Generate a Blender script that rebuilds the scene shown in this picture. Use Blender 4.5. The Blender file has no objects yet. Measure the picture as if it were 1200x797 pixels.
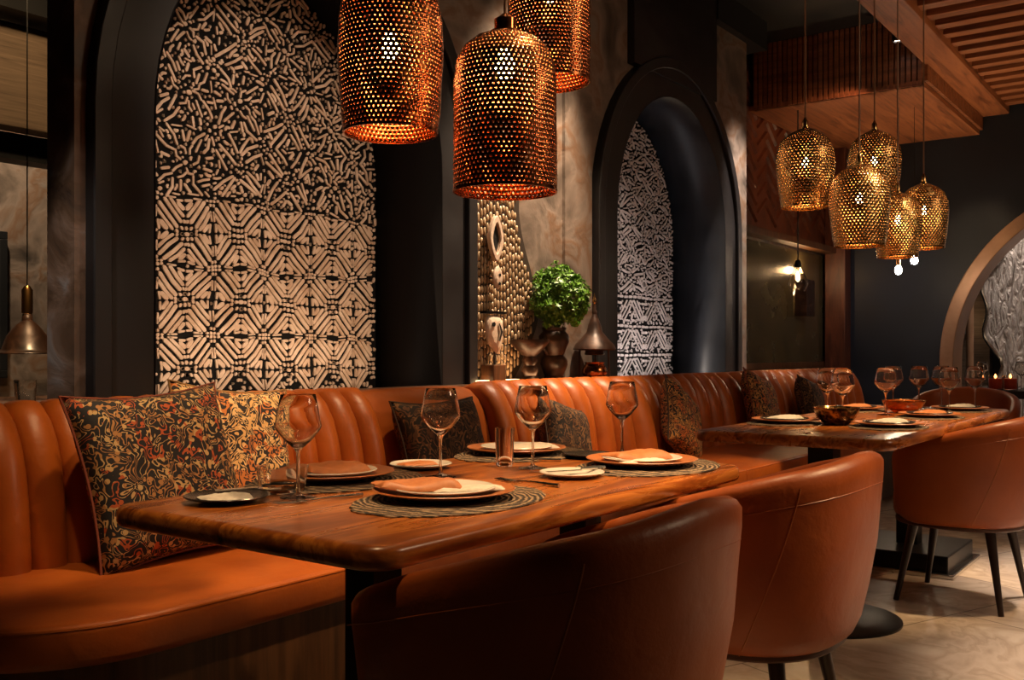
import bpy, bmesh, math, random
from math import sin, cos, pi, radians, sqrt
from mathutils import Vector, noise
C = bpy.context.scene.collection
rnd = random.Random(7)

# ------------------------------------------------------------------ helpers
class MB:
    """collects shapes, links them as one mesh object"""
    def __init__(s): s.v=[]; s.f=[]
    def add(s, vs, fs):
        b=len(s.v); s.v+= [tuple(p) for p in vs]; s.f+=[tuple(i+b for i in f) for f in fs]; return s
    def box(s, x0,y0,z0,x1,y1,z1):
        return s.add([(x0,y0,z0),(x1,y0,z0),(x1,y1,z0),(x0,y1,z0),(x0,y0,z1),(x1,y0,z1),(x1,y1,z1),(x0,y1,z1)],
                     [(0,3,2,1),(4,5,6,7),(0,1,5,4),(1,2,6,5),(2,3,7,6),(3,0,4,7)])
    def loops(s, rings, closed=True, cap0=True, cap1=True):
        """skin successive rings of equal length"""
        n=len(rings[0]); vs=[p for r in rings for p in r]; fs=[]
        for k in range(len(rings)-1):
            for i in range(n if closed else n-1):
                j=(i+1)%n
                fs.append((k*n+i,k*n+j,(k+1)*n+j,(k+1)*n+i))
        if cap0: fs.append(tuple(range(n))[::-1])
        if cap1: fs.append(tuple((len(rings)-1)*n+i for i in range(n)))
        return s.add(vs,fs)
    def lathe(s, prof, seg=32, cx=0, cy=0, z=0, cap0=True, cap1=True, sq=1.0):
        rings=[[(cx+max(r,1e-4)*cos(2*pi*i/seg), cy+sq*max(r,1e-4)*sin(2*pi*i/seg), z+h) for i in range(seg)] for r,h in prof]
        return s.loops(rings, cap0=cap0, cap1=cap1)
    def tube(s, pts, r, seg=8, caps=True):
        pts=[Vector(p) for p in pts]; rings=[]
        rr = r if isinstance(r,(list,tuple)) else [r]*len(pts)
        up=Vector((0,0,1)); prev=None
        for i,p in enumerate(pts):
            d=(pts[min(i+1,len(pts)-1)]-pts[max(i-1,0)]).normalized()
            if prev is None:
                a=d.cross(up)
                if a.length<1e-3: a=d.cross(Vector((1,0,0)))
            else:
                a=prev-d*prev.dot(d)
            a.normalize(); prev=a; b=d.cross(a)
            rings.append([p+(a*cos(2*pi*k/seg)+b*sin(2*pi*k/seg))*rr[i] for k in range(seg)])
        return s.loops(rings,cap0=caps,cap1=caps)
    def prism(s, poly, z0, z1):
        n=len(poly)
        return s.add([(x,y,z0) for x,y in poly]+[(x,y,z1) for x,y in poly],
            [tuple(range(n))[::-1], tuple(range(n,2*n))]+[(i,(i+1)%n,n+(i+1)%n,n+i) for i in range(n)])
    def build(s, name, mat, parent=None, smooth=True, bevel=0, bseg=2, sub=0, solid=0, ang=40, loc=None, merge=False):
        me=bpy.data.meshes.new(name); me.from_pydata(s.v,[],s.f)
        bm=bmesh.new(); bm.from_mesh(me)
        if merge: bmesh.ops.remove_doubles(bm, verts=bm.verts, dist=1e-5)
        bmesh.ops.recalc_face_normals(bm, faces=bm.faces)
        for f in bm.faces: f.smooth=smooth
        if smooth:
            for e in bm.edges:
                if len(e.link_faces)==2 and e.calc_face_angle(0)>radians(ang): e.smooth=False
        bm.to_mesh(me); bm.free()
        me.materials.append(mat)
        o=bpy.data.objects.new(name,me); C.objects.link(o)
        if parent: o.parent=parent
        if loc: o.location=loc
        if bevel:
            m=o.modifiers.new('b','BEVEL'); m.width=bevel; m.segments=bseg; m.limit_method='ANGLE'; m.angle_limit=radians(35)
        if solid:
            m=o.modifiers.new('s','SOLIDIFY'); m.thickness=solid; m.offset=0
        if sub:
            m=o.modifiers.new('u','SUBSURF'); m.levels=sub; m.render_levels=sub
        return o

def tag(o,label=None,cat=None,group=None,kind=None):
    if label: o['label']=label
    if cat: o['category']=cat
    if group: o['group']=group
    if kind: o['kind']=kind
    return o
def struct(o): o['kind']='structure'; return o
def thing(name,label,cat,loc=(0,0,0),rz=0,group=None):
    o=bpy.data.objects.new(name,None); C.objects.link(o); o.empty_display_size=.1
    o.location=loc; o.rotation_euler=(0,0,rz); tag(o,label,cat,group); return o
def dup(root,loc,rz=0,label=None,scale=None):
    r=root.copy(); C.objects.link(r); r.location=loc; r.rotation_euler=(0,0,rz)
    if label: r['label']=label
    if scale: r.scale=scale
    for ch in list(root.children):
        c=ch.copy(); C.objects.link(c); c.parent=r
        for g in list(ch.children):
            d=g.copy(); C.objects.link(d); d.parent=c
    return r

# ---------------------------------------------------------------- materials
def newmat(name):
    m=bpy.data.materials.new(name); m.use_nodes=True; nt=m.node_tree
    return m, nt, nt.nodes['Principled BSDF']
def N(nt,t,**k):
    n=nt.nodes.new(t)
    for a,b in k.items():
        if a in n.inputs: n.inputs[a].default_value=b
        else: setattr(n,a,b)
    return n
def coords(nt,scale=(1,1,1),which='Object',rot=(0,0,0)):
    tc=N(nt,'ShaderNodeTexCoord'); mp=N(nt,'ShaderNodeMapping'); mp.inputs['Scale'].default_value=scale; mp.inputs['Rotation'].default_value=rot
    nt.links.new(tc.outputs[which],mp.inputs['Vector']); return mp.outputs['Vector']
def ramp(nt,fac,stops,interp='LINEAR'):
    r=N(nt,'ShaderNodeValToRGB'); cr=r.color_ramp; cr.interpolation=interp
    while len(cr.elements)<len(stops): cr.elements.new(.5)
    for e,(p,c) in zip(cr.elements,stops): e.position=p; e.color=(*c,1)
    nt.links.new(fac,r.inputs['Fac']); return r.outputs['Color']
def bump(nt,h,bs,strength=.3,dist=.01):
    b=N(nt,'ShaderNodeBump'); b.inputs['Strength'].default_value=strength; b.inputs['Distance'].default_value=dist
    nt.links.new(h,b.inputs['Height']); nt.links.new(b.outputs['Normal'],bs.inputs['Normal'])
def simple(name,col,rough=.5,metal=0,**k):
    m,nt,bs=newmat(name); bs.inputs['Base Color'].default_value=(*col,1); bs.inputs['Roughness'].default_value=rough; bs.inputs['Metallic'].default_value=metal
    for a,b in k.items(): bs.inputs[a.replace('_',' ')].default_value=b
    return m
def noisy(name,stops,scale=(5,5,5),detail=4,dist=0,rough=(.4,.6),metal=0,bs_=.2,bd=.005,nscale=1,which='Object'):
    m,nt,bs=newmat(name); v=coords(nt,scale,which)
    n=N(nt,'ShaderNodeTexNoise'); n.inputs['Scale'].default_value=nscale; n.inputs['Detail'].default_value=detail; n.inputs['Distortion'].default_value=dist
    nt.links.new(v,n.inputs['Vector'])
    nt.links.new(ramp(nt,n.outputs['Fac'],stops),bs.inputs['Base Color'])
    mr=N(nt,'ShaderNodeMapRange'); mr.inputs['From Min'].default_value=.3; mr.inputs['From Max'].default_value=.7
    mr.inputs['To Min'].default_value=rough[0]; mr.inputs['To Max'].default_value=rough[1]
    nt.links.new(n.outputs['Fac'],mr.inputs['Value']); nt.links.new(mr.outputs['Result'],bs.inputs['Roughness'])
    bs.inputs['Metallic'].default_value=metal
    if bs_: bump(nt,n.outputs['Fac'],bs,bs_,bd)
    return m
def leather(name,c0,c1,rough=(.33,.5)):
    m,nt,bs=newmat(name); v=coords(nt)
    n=N(nt,'ShaderNodeTexNoise'); n.inputs['Scale'].default_value=6; n.inputs['Detail'].default_value=5; nt.links.new(v,n.inputs['Vector'])
    nt.links.new(ramp(nt,n.outputs['Fac'],[(.3,c0),(.7,c1)]),bs.inputs['Base Color'])
    mr=N(nt,'ShaderNodeMapRange'); mr.inputs['To Min'].default_value=rough[0]; mr.inputs['To Max'].default_value=rough[1]
    nt.links.new(n.outputs['Fac'],mr.inputs['Value']); nt.links.new(mr.outputs['Result'],bs.inputs['Roughness'])
    g=N(nt,'ShaderNodeTexNoise'); g.inputs['Scale'].default_value=140; g.inputs['Detail'].default_value=2; nt.links.new(v,g.inputs['Vector'])
    w=N(nt,'ShaderNodeTexNoise'); w.inputs['Scale'].default_value=12; w.inputs['Detail'].default_value=2; w.inputs['Distortion'].default_value=.8; nt.links.new(v,w.inputs['Vector'])
    a=N(nt,'ShaderNodeMath',operation='MULTIPLY_ADD'); a.inputs[1].default_value=6; nt.links.new(w.outputs['Fac'],a.inputs[0]); nt.links.new(g.outputs['Fac'],a.inputs[2])
    bump(nt,a.outputs['Value'],bs,.35,.0012)
    return m
def wood(name,stops,scale,rough=(.25,.4),coat=0,wscale=3,dist=3,bs_=.15,rings=True):
    m,nt,bs=newmat(name); v=coords(nt,scale)
    n=N(nt,'ShaderNodeTexNoise'); n.inputs['Scale'].default_value=wscale; n.inputs['Detail'].default_value=6; n.inputs['Distortion'].default_value=dist; n.inputs['Roughness'].default_value=.6
    nt.links.new(v,n.inputs['Vector'])
    nt.links.new(ramp(nt,n.outputs['Fac'],stops),bs.inputs['Base Color'])
    mr=N(nt,'ShaderNodeMapRange'); mr.inputs['To Min'].default_value=rough[0]; mr.inputs['To Max'].default_value=rough[1]
    nt.links.new(n.outputs['Fac'],mr.inputs['Value']); nt.links.new(mr.outputs['Result'],bs.inputs['Roughness'])
    bs.inputs['Coat Weight'].default_value=coat; bs.inputs['Coat Roughness'].default_value=.18
    bump(nt,n.outputs['Fac'],bs,bs_,.003)
    return m

M={}
M['leather']=leather('leather',(.32,.066,.008),(.46,.108,.012))
M['leather_chair']=leather('leather_chair',(.27,.052,.007),(.36,.078,.010),(.36,.52))
M['seam']=simple('seam',(.45,.14,.04),.5)
M['dark_leather']=simple('dark_leather',(.06,.018,.008),.5)
M['table_wood']=wood('table_wood',[(.30,(.07,.014,.003)),(.41,(.27,.066,.010)),(.50,(.50,.155,.026)),(.58,(.30,.076,.012)),(.72,(.12,.026,.005))],(1.0,7,7),(.2,.36),.3,1.7,1.0)
M['veneer']=wood('veneer',[(.3,(.035,.014,.006)),(.5,(.10,.042,.017)),(.7,(.16,.07,.028))],(9,9,.8),(.35,.5),0,2.5,.6)
M['red_wood']=wood('red_wood',[(.3,(.045,.012,.006)),(.6,(.13,.036,.014)),(.75,(.2,.06,.02))],(6,6,1),(.35,.5),0,2,1)
M['ceiling_wood']=wood('ceiling_wood',[(.3,(.10,.030,.012)),(.5,(.26,.085,.033)),(.7,(.36,.13,.05))],(.8,10,10),(.4,.55),0,2,1)
M['slat_wood']=wood('slat_wood',[(.3,(.10,.030,.012)),(.5,(.24,.08,.03)),(.7,(.34,.12,.05))],(12,.8,12),(.4,.55),0,2,1)
M['left_wood']=wood('left_wood',[(.3,(.11,.075,.05)),(.7,(.26,.18,.12))],(1,1,22),(.5,.6),0,2,1)
M['black_metal']=simple('black_metal',(.012,.011,.012),.35,.6)
M['leg_wood']=simple('leg_wood',(.022,.010,.007),.4)
M['steel']=simple('steel',(.6,.58,.55),.22,1)
M['brass']=simple('brass',(.62,.32,.11),.28,1)
M['stone']=noisy('stone',[(.28,(.04,.032,.028)),(.40,(.12,.09,.07)),(.50,(.22,.165,.13)),(.57,(.17,.095,.055)),(.64,(.20,.16,.13)),(.75,(.06,.05,.045))],(1.5,1.5,1.5),10,.5,(.45,.7),0,.8,.03,2.3)
M['stone_rust']=noisy('stone_rust',[(.3,(.05,.035,.03)),(.5,(.13,.075,.045)),(.6,(.22,.14,.10)),(.72,(.30,.28,.28))],(3,3,3),8,.8,(.45,.7),0,.6,.02,1.5)
M['frame_black']=noisy('frame_black',[(.3,(.010,.008,.0085)),(.7,(.017,.0145,.0150))],(4,4,4),3,0,(.45,.6),0,.05)
M['niche_dark']=noisy('niche_dark',[(.3,(.012,.014,.019)),(.7,(.020,.024,.032))],(4,4,4),3,0,(.4,.55),0,.05)
M['panel_back']=simple('panel_back',(.004,.003,.0025),.8,Specular_IOR_Level=.15)
M['jamb_dark']=simple('jamb_dark',(.005,.003,.0025),.7,Specular_IOR_Level=.12)
M['plaster']=noisy('plaster',[(.3,(.48,.30,.19)),(.7,(.70,.50,.36))],(20,20,20),4,0,(.5,.7),0,.3,.002)
M['plaster_pale']=noisy('plaster_pale',[(.3,(.60,.50,.46)),(.7,(.80,.70,.65))],(20,20,20),4,0,(.5,.7),0,.3,.002)
M['navy']=noisy('navy',[(.3,(.007,.010,.016)),(.7,(.012,.017,.026))],(3,3,3),3,0,(.45,.6),0,.1)
M['white']=simple('white',(.72,.66,.60),.25)
M['pale_wood']=noisy('pale_wood',[(.3,(.55,.40,.30)),(.7,(.72,.56,.44))],(12,12,30),4,0,(.5,.6),0,.2,.002)
M['terracotta']=noisy('terracotta',[(.3,(.38,.11,.03)),(.7,(.50,.17,.05))],(30,30,30),4,0,(.3,.5),0,.3,.001)
M['napkin']=noisy('napkin',[(.3,(.46,.145,.045)),(.7,(.58,.21,.07))],(60,60,60),3,0,(.5,.6),0,.3,.001)
M['linen']=noisy('linen',[(.3,(.62,.54,.46)),(.7,(.75,.68,.6))],(80,80,80),3,0,(.7,.8),0,.3,.001)
M['dark_plate']=simple('dark_plate',(.035,.026,.022),.25)
M['copper']=noisy('copper',[(.3,(.30,.095,.035)),(.7,(.56,.21,.08))],(25,25,25),3,0,(.16,.30),1,.25,.002)
M['gold']=noisy('gold',[(.3,(.40,.22,.085)),(.7,(.62,.40,.18))],(25,25,25),3,0,(.14,.28),1,.25,.002)
M['bronze']=noisy('bronze',[(.3,(.018,.010,.007)),(.55,(.045,.020,.012)),(.75,(.10,.045,.024))],(14,14,14),4,.5,(.28,.5),.25,.4,.003)
M['art_back']=simple('art_back',(.035,.022,.014),.6)
M['art_cell']=noisy('art_cell',[(.3,(.30,.19,.10)),(.7,(.55,.38,.23))],(18,18,18),4,0,(.35,.5),.2,.3,.003)
M['soil']=simple('soil',(.02,.012,.008),.9)
M['cord']=simple('cord',(.18,.085,.04),.5)
M['black']=simple('black',(.008,.008,.009),.5)
M['wax']=simple('wax',(.8,.07,.02),.3)
M['amber']=simple('amber',(.6,.16,.03),.08,0)
M['amber'].node_tree.nodes['Principled BSDF'].inputs['Transmission Weight'].default_value=.8
g,nt,bs=newmat('glass'); bs.inputs['Base Color'].default_value=(1,.98,.96,1); bs.inputs['Roughness'].default_value=.0
bs.inputs['Transmission Weight'].default_value=1; bs.inputs['IOR'].default_value=1.45; M['glass']=g
def emit(name,col,s):
    m,nt,bs=newmat(name); bs.inputs['Emission Color'].default_value=(*col,1); bs.inputs['Emission Strength'].default_value=s; bs.inputs['Base Color'].default_value=(*col,1); return m
M['bulb']=emit('bulb',(1,.58,.24),60)
M['bulb_far']=emit('bulb_far',(1,.6,.27),45)
M['led']=emit('led',(1,.62,.3),6)
M['spot_glow']=emit('spot_glow',(1,.85,.7),25)
M['spot_hot']=emit('spot_hot',(1,.75,.5),160)
M['flame']=emit('flame',(1,.35,.08),9)
# leaf
m,nt,bs=newmat('leaf'); v=coords(nt,(30,30,30)); n=N(nt,'ShaderNodeTexNoise'); nt.links.new(v,n.inputs['Vector'])
nt.links.new(ramp(nt,n.outputs['Fac'],[(.3,(.035,.12,.008)),(.7,(.14,.30,.025))]),bs.inputs['Base Color']); bs.inputs['Roughness'].default_value=.4
bs.inputs['Subsurface Weight'].default_value=0; M['leaf']=m
# fabric with winding ornament
def fabric(name,c_dark,c_a,c_b,c_c,sc=11,seed=0,thr=.56):
    m,nt,bs=newmat(name)
    tc=N(nt,'ShaderNodeTexCoord'); mp=N(nt,'ShaderNodeMapping'); mp.inputs['Location'].default_value=(seed,seed*.7,seed*.3)
    nt.links.new(tc.outputs['Object'],mp.inputs['Vector']); v=mp.outputs['Vector']
    n=N(nt,'ShaderNodeTexNoise'); n.inputs['Scale'].default_value=sc; n.inputs['Detail'].default_value=1.2; n.inputs['Distortion'].default_value=1.6; nt.links.new(v,n.inputs['Vector'])
    fr=N(nt,'ShaderNodeMath',operation='MULTIPLY'); fr.inputs[1].default_value=7.5; nt.links.new(n.outputs['Fac'],fr.inputs[0])
    fc=N(nt,'ShaderNodeMath',operation='FRACT'); nt.links.new(fr.outputs[0],fc.inputs[0])
    st=N(nt,'ShaderNodeMath',operation='GREATER_THAN'); st.inputs[1].default_value=thr; nt.links.new(fc.outputs[0],st.inputs[0])
    vo=N(nt,'ShaderNodeTexVoronoi'); vo.inputs['Scale'].default_value=sc*2.4; nt.links.new(v,vo.inputs['Vector'])
    dot=N(nt,'ShaderNodeMath',operation='LESS_THAN'); dot.inputs[1].default_value=.30; nt.links.new(vo.outputs['Distance'],dot.inputs[0])
    mx=N(nt,'ShaderNodeMath',operation='MAXIMUM'); nt.links.new(st.outputs[0],mx.inputs[0]); nt.links.new(dot.outputs[0],mx.inputs[1])
    n2=N(nt,'ShaderNodeTexNoise'); n2.inputs['Scale'].default_value=sc*1.1; n2.inputs['Detail'].default_value=2; nt.links.new(v,n2.inputs['Vector'])
    col=ramp(nt,n2.outputs['Fac'],[(0,c_a),(.46,c_b),(.56,c_c)],'CONSTANT')
    mix=N(nt,'ShaderNodeMix',data_type='RGBA'); nt.links.new(mx.outputs[0],mix.inputs['Factor']); mix.inputs['A'].default_value=(*c_dark,1); nt.links.new(col,mix.inputs['B'])
    nt.links.new(mix.outputs['Result'],bs.inputs['Base Color']); bs.inputs['Roughness'].default_value=.8
    w=N(nt,'ShaderNodeTexNoise'); w.inputs['Scale'].default_value=260; nt.links.new(v,w.inputs['Vector']); bump(nt,w.outputs['Fac'],bs,.4,.001)
    return m
M['fab_dark']=fabric('fab_dark',(.012,.010,.014),(.42,.20,.07),(.55,.36,.16),(.46,.09,.022),17,0,.72)
M['fab_light']=fabric('fab_light',(.020,.014,.018),(.70,.42,.17),(.76,.50,.24),(.60,.2,.05),18,3)
M['fab_brown']=fabric('fab_brown',(.018,.010,.007),(.10,.045,.016),(.22,.10,.035),(.12,.045,.016),14,5)
M['fab_gold']=fabric('fab_gold',(.014,.011,.012),(.50,.25,.07),(.38,.17,.05),(.46,.13,.03),17,8)
# floor marble tiles
m,nt,bs=newmat('marble'); v=coords(nt,(1,1,1),'Object',(0,0,radians(22)))
b=N(nt,'ShaderNodeTexBrick'); b.offset=0.5; b.inputs['Scale'].default_value=1; b.inputs['Brick Width'].default_value=1.2; b.inputs['Row Height'].default_value=.6; b.inputs['Mortar Size'].default_value=.0035
nt.links.new(v,b.inputs['Vector'])
n=N(nt,'ShaderNodeTexNoise'); n.inputs['Scale'].default_value=2.2; n.inputs['Detail'].default_value=8; n.inputs['Distortion'].default_value=2.5; nt.links.new(v,n.inputs['Vector'])
c=ramp(nt,n.outputs['Fac'],[(.3,(.34,.26,.20)),(.5,(.50,.40,.32)),(.56,(.40,.31,.24)),(.7,(.56,.46,.37))])
mix=N(nt,'ShaderNodeMix',data_type='RGBA'); nt.links.new(b.outputs['Fac'],mix.inputs['Factor']); nt.links.new(c,mix.inputs['A']); mix.inputs['B'].default_value=(.22,.17,.13,1)
nt.links.new(mix.outputs['Result'],bs.inputs['Base Color']); bs.inputs['Roughness'].default_value=.24; M['marble']=m
# woven mat
m,nt,bs=newmat('woven'); v=coords(nt)
w=N(nt,'ShaderNodeTexWave',wave_type='RINGS',rings_direction='Z'); w.inputs['Scale'].default_value=26; w.inputs['Distortion'].default_value=3; w.inputs['Detail'].default_value=3; w.inputs['Detail Scale'].default_value=3; nt.links.new(v,w.inputs['Vector'])
nt.links.new(ramp(nt,w.outputs['Color'],[(.2,(.02,.014,.012)),(.6,(.17,.10,.055)),(.9,(.36,.24,.14))]),bs.inputs['Base Color']); bs.inputs['Roughness'].default_value=.7
bump(nt,w.outputs['Color'],bs,.8,.004); M['woven']=m
# crystalline wall far right
m,nt,bs=newmat('ripple'); v=coords(nt,(1,3.2,.9))
n=N(nt,'ShaderNodeTexNoise'); n.inputs['Scale'].default_value=5; n.inputs['Detail'].default_value=4; n.inputs['Distortion'].default_value=2.2; nt.links.new(v,n.inputs['Vector'])
nt.links.new(ramp(nt,n.outputs['Fac'],[(.35,(.22,.17,.14)),(.5,(.52,.45,.40)),(.62,(.34,.28,.25))]),bs.inputs['Base Color']); bs.inputs['Roughness'].default_value=.3; bump(nt,n.outputs['Fac'],bs,1,.08); M['ripple']=m

# -------------------------------------------------------------- room shell
U_END=9.9; V_W=2.95; CEIL=3.6
struct(MB().box(-3,-4,-.1,12.5,7.2,0).build('floor',M['marble'],smooth=False))
struct(MB().box(-3,-4,CEIL,12.5,7.2,CEIL+.1).build('ceiling',M['black'],smooth=False))
struct(MB().box(-3.1,-4,0,-3,7.2,CEIL).build('wall_front',M['frame_black'],smooth=False))
struct(MB().box(-3,-4.1,0,12.5,-4,CEIL).build('wall_right',M['stone'],smooth=False))

NICHES=[(2.70,.745,1.85,.84,.235),(5.81,.77,1.86,.84,.245)]   # centre, half width, spring, arch height, frame width
SILL=.86
def arch_pts(uc,a,zs,h,n=28,z0=SILL):
    return [(uc-a,z0)]+[(uc-a*cos(pi*i/n), zs+h*sin(pi*i/n)) for i in range(n+1)]+[(uc+a,z0)]
wl=MB()
def wbox(u0,u1,z0,z1): wl.box(u0,V_W,z0,u1,V_W+.14,z1)
wbox(1.70,1.80,0,CEIL)
e=[]
for (uc,a,zs,h,fw) in NICHES:
    a2=a+.08; h2=h+.08
    wbox(uc-a2,uc+a2,0,SILL)
    p=[(uc-a2*cos(pi*i/28), zs+h2*sin(pi*i/28)) for i in range(29)]
    for (x0,z0),(x1,z1) in zip(p[:-1],p[1:]):
        zz=min(z0,z1); wl.add([(x0,V_W,z0),(x1,V_W,z1),(x1,V_W,CEIL),(x0,V_W,CEIL),(x0,V_W+.14,z0),(x1,V_W+.14,z1),(x1,V_W+.14,CEIL),(x0,V_W+.14,CEIL)],
              [(0,1,2,3),(4,7,6,5),(0,4,5,1)])
    e+= [uc-a2,uc+a2]
wbox(1.80,e[0],0,CEIL); wbox(e[1],e[2],0,CEIL); wbox(e[3],7.04,0,3.38)
struct(wl.build('wall_left',M['stone'],smooth=False))
# raised stone pilaster between the niches and rough pier by the passage
struct(MB().box(4.50,V_W-.02,.9,4.78,V_W,CEIL).build('trim_1',M['stone'],smooth=False))
struct(MB().box(1.682,V_W-.012,0,1.76,V_W+.15,CEIL).build('trim_2',M['stone_rust'],smooth=False))
# black pilaster above second niche, black beam over the stone
struct(MB().box(5.22,V_W-.05,2.80,6.40,V_W-.001,CEIL).build('trim_3',M['frame_black'],smooth=False))
struct(MB().box(6.40,V_W-.06,3.38,7.3,V_W+.25,CEIL).build('trim_4',M['black'],smooth=False))

def niche(k,uc,a,zs,h,fw,mat_in,left_skew):
    # frame band : two stepped rings standing proud of the wall
    fr=MB()
    for (g,w,d) in ((0,fw*.72,.035),(fw*.72,fw*.28,.06)):
        i_=arch_pts(uc,a+g,zs,h+g); o_=arch_pts(uc,a+g+w,zs,h+g+w)
        n=len(i_); 
        vs=[(x,V_W-d,z) for x,z in i_]+[(x,V_W-d,z) for x,z in o_]+[(x,V_W+.02,z) for x,z in i_]+[(x,V_W+.02,z) for x,z in o_]
        fs=[]
        for j in range(n-1):
            fs+=[(j,j+1,n+j+1,n+j),(n+j,n+j+1,3*n+j+1,3*n+j),(2*n+j,3*n+j,3*n+j+1,2*n+j+1),(j,2*n+j,2*n+j+1,j+1)]
        fr.add(vs,fs)
    struct(fr.build('trim_%d'%(5+2*k),M['frame_black'],ang=30,bevel=.006))
    # lining (reveal) of the recess
    D=V_W+.42
    i_=arch_pts(uc,a,zs,h); n=len(i_)
    back=[(x+(left_skew*max(0,(uc-x)/a)),z) for x,z in i_]
    li=MB().add([(x,V_W-.036,z) for x,z in i_]+[(x,D,z) for x,z in back],[(j,j+1,n+j+1,n+j) for j in range(n-1)]+[(0,n,2*n-1,n-1)])
    struct(li.build('trim_%d'%(6+2*k),mat_in,ang=30,solid=.004))
    return back,D
nb=[niche(0,*NICHES[0],M['jamb_dark'],.10), niche(1,*NICHES[1],M['niche_dark'],0)]

# -------- carved screens: raised plaster strokes on a dark ground
def inside_arch(x,z,uc,a,zs,h,m=.0):
    if abs(x-uc)>a-m or z<SILL: return False
    if z<=zs: return True
    return ((x-uc)/(a-m))**2+((z-zs)/(h-m))**2<1
def stroke(mb,pts,w,y,th,warp):
    """rounded ribbon along pts (u,z); front at y-th"""
    P=[warp(*p) for p in pts]
    L=[];R=[]
    n=len(P)
    for i,(x,z) in enumerate(P):
        a=P[max(i-1,0)]; b=P[min(i+1,n-1)]
        dx,dz=b[0]-a[0],b[1]-a[1]; l=sqrt(dx*dx+dz*dz) or 1
        nx,nz=-dz/l,dx/l; 
        L.append((x+nx*w,z+nz*w)); R.append((x-nx*w,z-nz*w))
    def cap(c,d):
        x,z=c; dx,dz=d; nx,nz=-dz,dx
        return [(x+dx*w*.9+nx*w*.45,z+dz*w*.9+nz*w*.45),(x+dx*w*.9-nx*w*.45,z+dz*w*.9-nz*w*.45)]
    d0=(P[-1][0]-P[-2][0],P[-1][1]-P[-2][1]); l=sqrt(d0[0]**2+d0[1]**2) or 1; d0=(d0[0]/l,d0[1]/l)
    d1=(P[0][0]-P[1][0],P[0][1]-P[1][1]); l=sqrt(d1[0]**2+d1[1]**2) or 1; d1=(d1[0]/l,d1[1]/l)
    poly=L+cap(P[-1],d0)+R[::-1]+cap(P[0],d1)
    cx=sum(p[0] for p in poly)/len(poly); cz=sum(p[1] for p in poly)/len(poly); k=len(poly)
    top=[(x,y-th*.6,z) for x,z in poly]; base=[(x,y,z) for x,z in poly]
    # slightly inset crown
    inner=[(x+(cx-x)*.0,y-th,z) for x,z in poly]
    inn=[]
    for i,(x,z) in enumerate(poly):
        ax,az=poly[i-1]; bx,bz=poly[(i+1)%k]
        dx,dz=bx-ax,bz-az; l=sqrt(dx*dx+dz*dz) or 1
        inn.append((x-(-dz/l)*w*-.35*-1*0+0,y-th,z))
    mb.add(base+top,[tuple(range(k,2*k))]+[(i,(i+1)%k,k+(i+1)%k,k+i) for i in range(k)])
def tile_motif(kind,r):
    S=[]   # strokes in a tile [-.5,.5]^2 : (pts,w)
    def sym(pts,w,d=True):
        for sx in (1,-1):
            for sz in (1,-1):
                S.append(([(x*sx,z*sz) for x,z in pts],w))
                if d: S.append(([(z*sx,x*sz) for x,z in pts],w))
    if kind==0:
        S.append(([(-.015,0),(.015,0)],.03))
        sym([(.075,0),(.085,0)],.024); sym([(.07,.07),(.085,.085)],.02,False)
        sym([(.16,.085),(.28,.205),(.43,.355)],.027)
        sym([(.235,.04),(.33,.135),(.455,.265)],.024)
        sym([(.16,.02),(.17,.03)],.022)
        sym([(.325,.035),(.395,.105)],.030)
        sym([(.43,.03),(.44,.12)],.018)
        sym([(.47,.47),(.475,.475)],.022,False); sym([(.475,.40),(.475,.41)],.02)
        sym([(.475,.17),(.475,.30)],.013)
    elif kind==1:
        S.append(([(-.01,.0),(.01,0)],.045))
        sym([(.10,.02),(.17,.05),(.20,.12)],.02); sym([(.13,.13),(.30,.30)],.022,False)
        sym([(.24,.14),(.36,.20),(.46,.34)],.024); sym([(.30,.06),(.42,.10)],.026)
        sym([(.45,.45),(.46,.46)],.035,False); sym([(.38,.33),(.44,.40)],.018); sym([(.28,0),(.29,0)],.02)
        sym([(.47,.05),(.47,.2)],.016)
    else:
        # zigzag of parallel diagonals between bands
        for hx,sg in ((-.25,1),(.25,-1)):
            for k in range(3):
                o=-.14+.14*k
                S.append(([(hx+sg*(-.17)+o*.9*1.0,-.34),(hx+sg*.0+o*.9,-.02),(hx+sg*.17+o*.9,.30)],.0135))
        for hx in (-.44,0,.44): S.append(([(hx-.03,.22),(hx+.03,.22)],.024)); S.append(([(hx,-.25),(hx,-.15)],.022))
        for k in range(6): S.append(([(-.44+.17*k,.43),(-.36+.17*k,.43)],.022))
    return S
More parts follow.
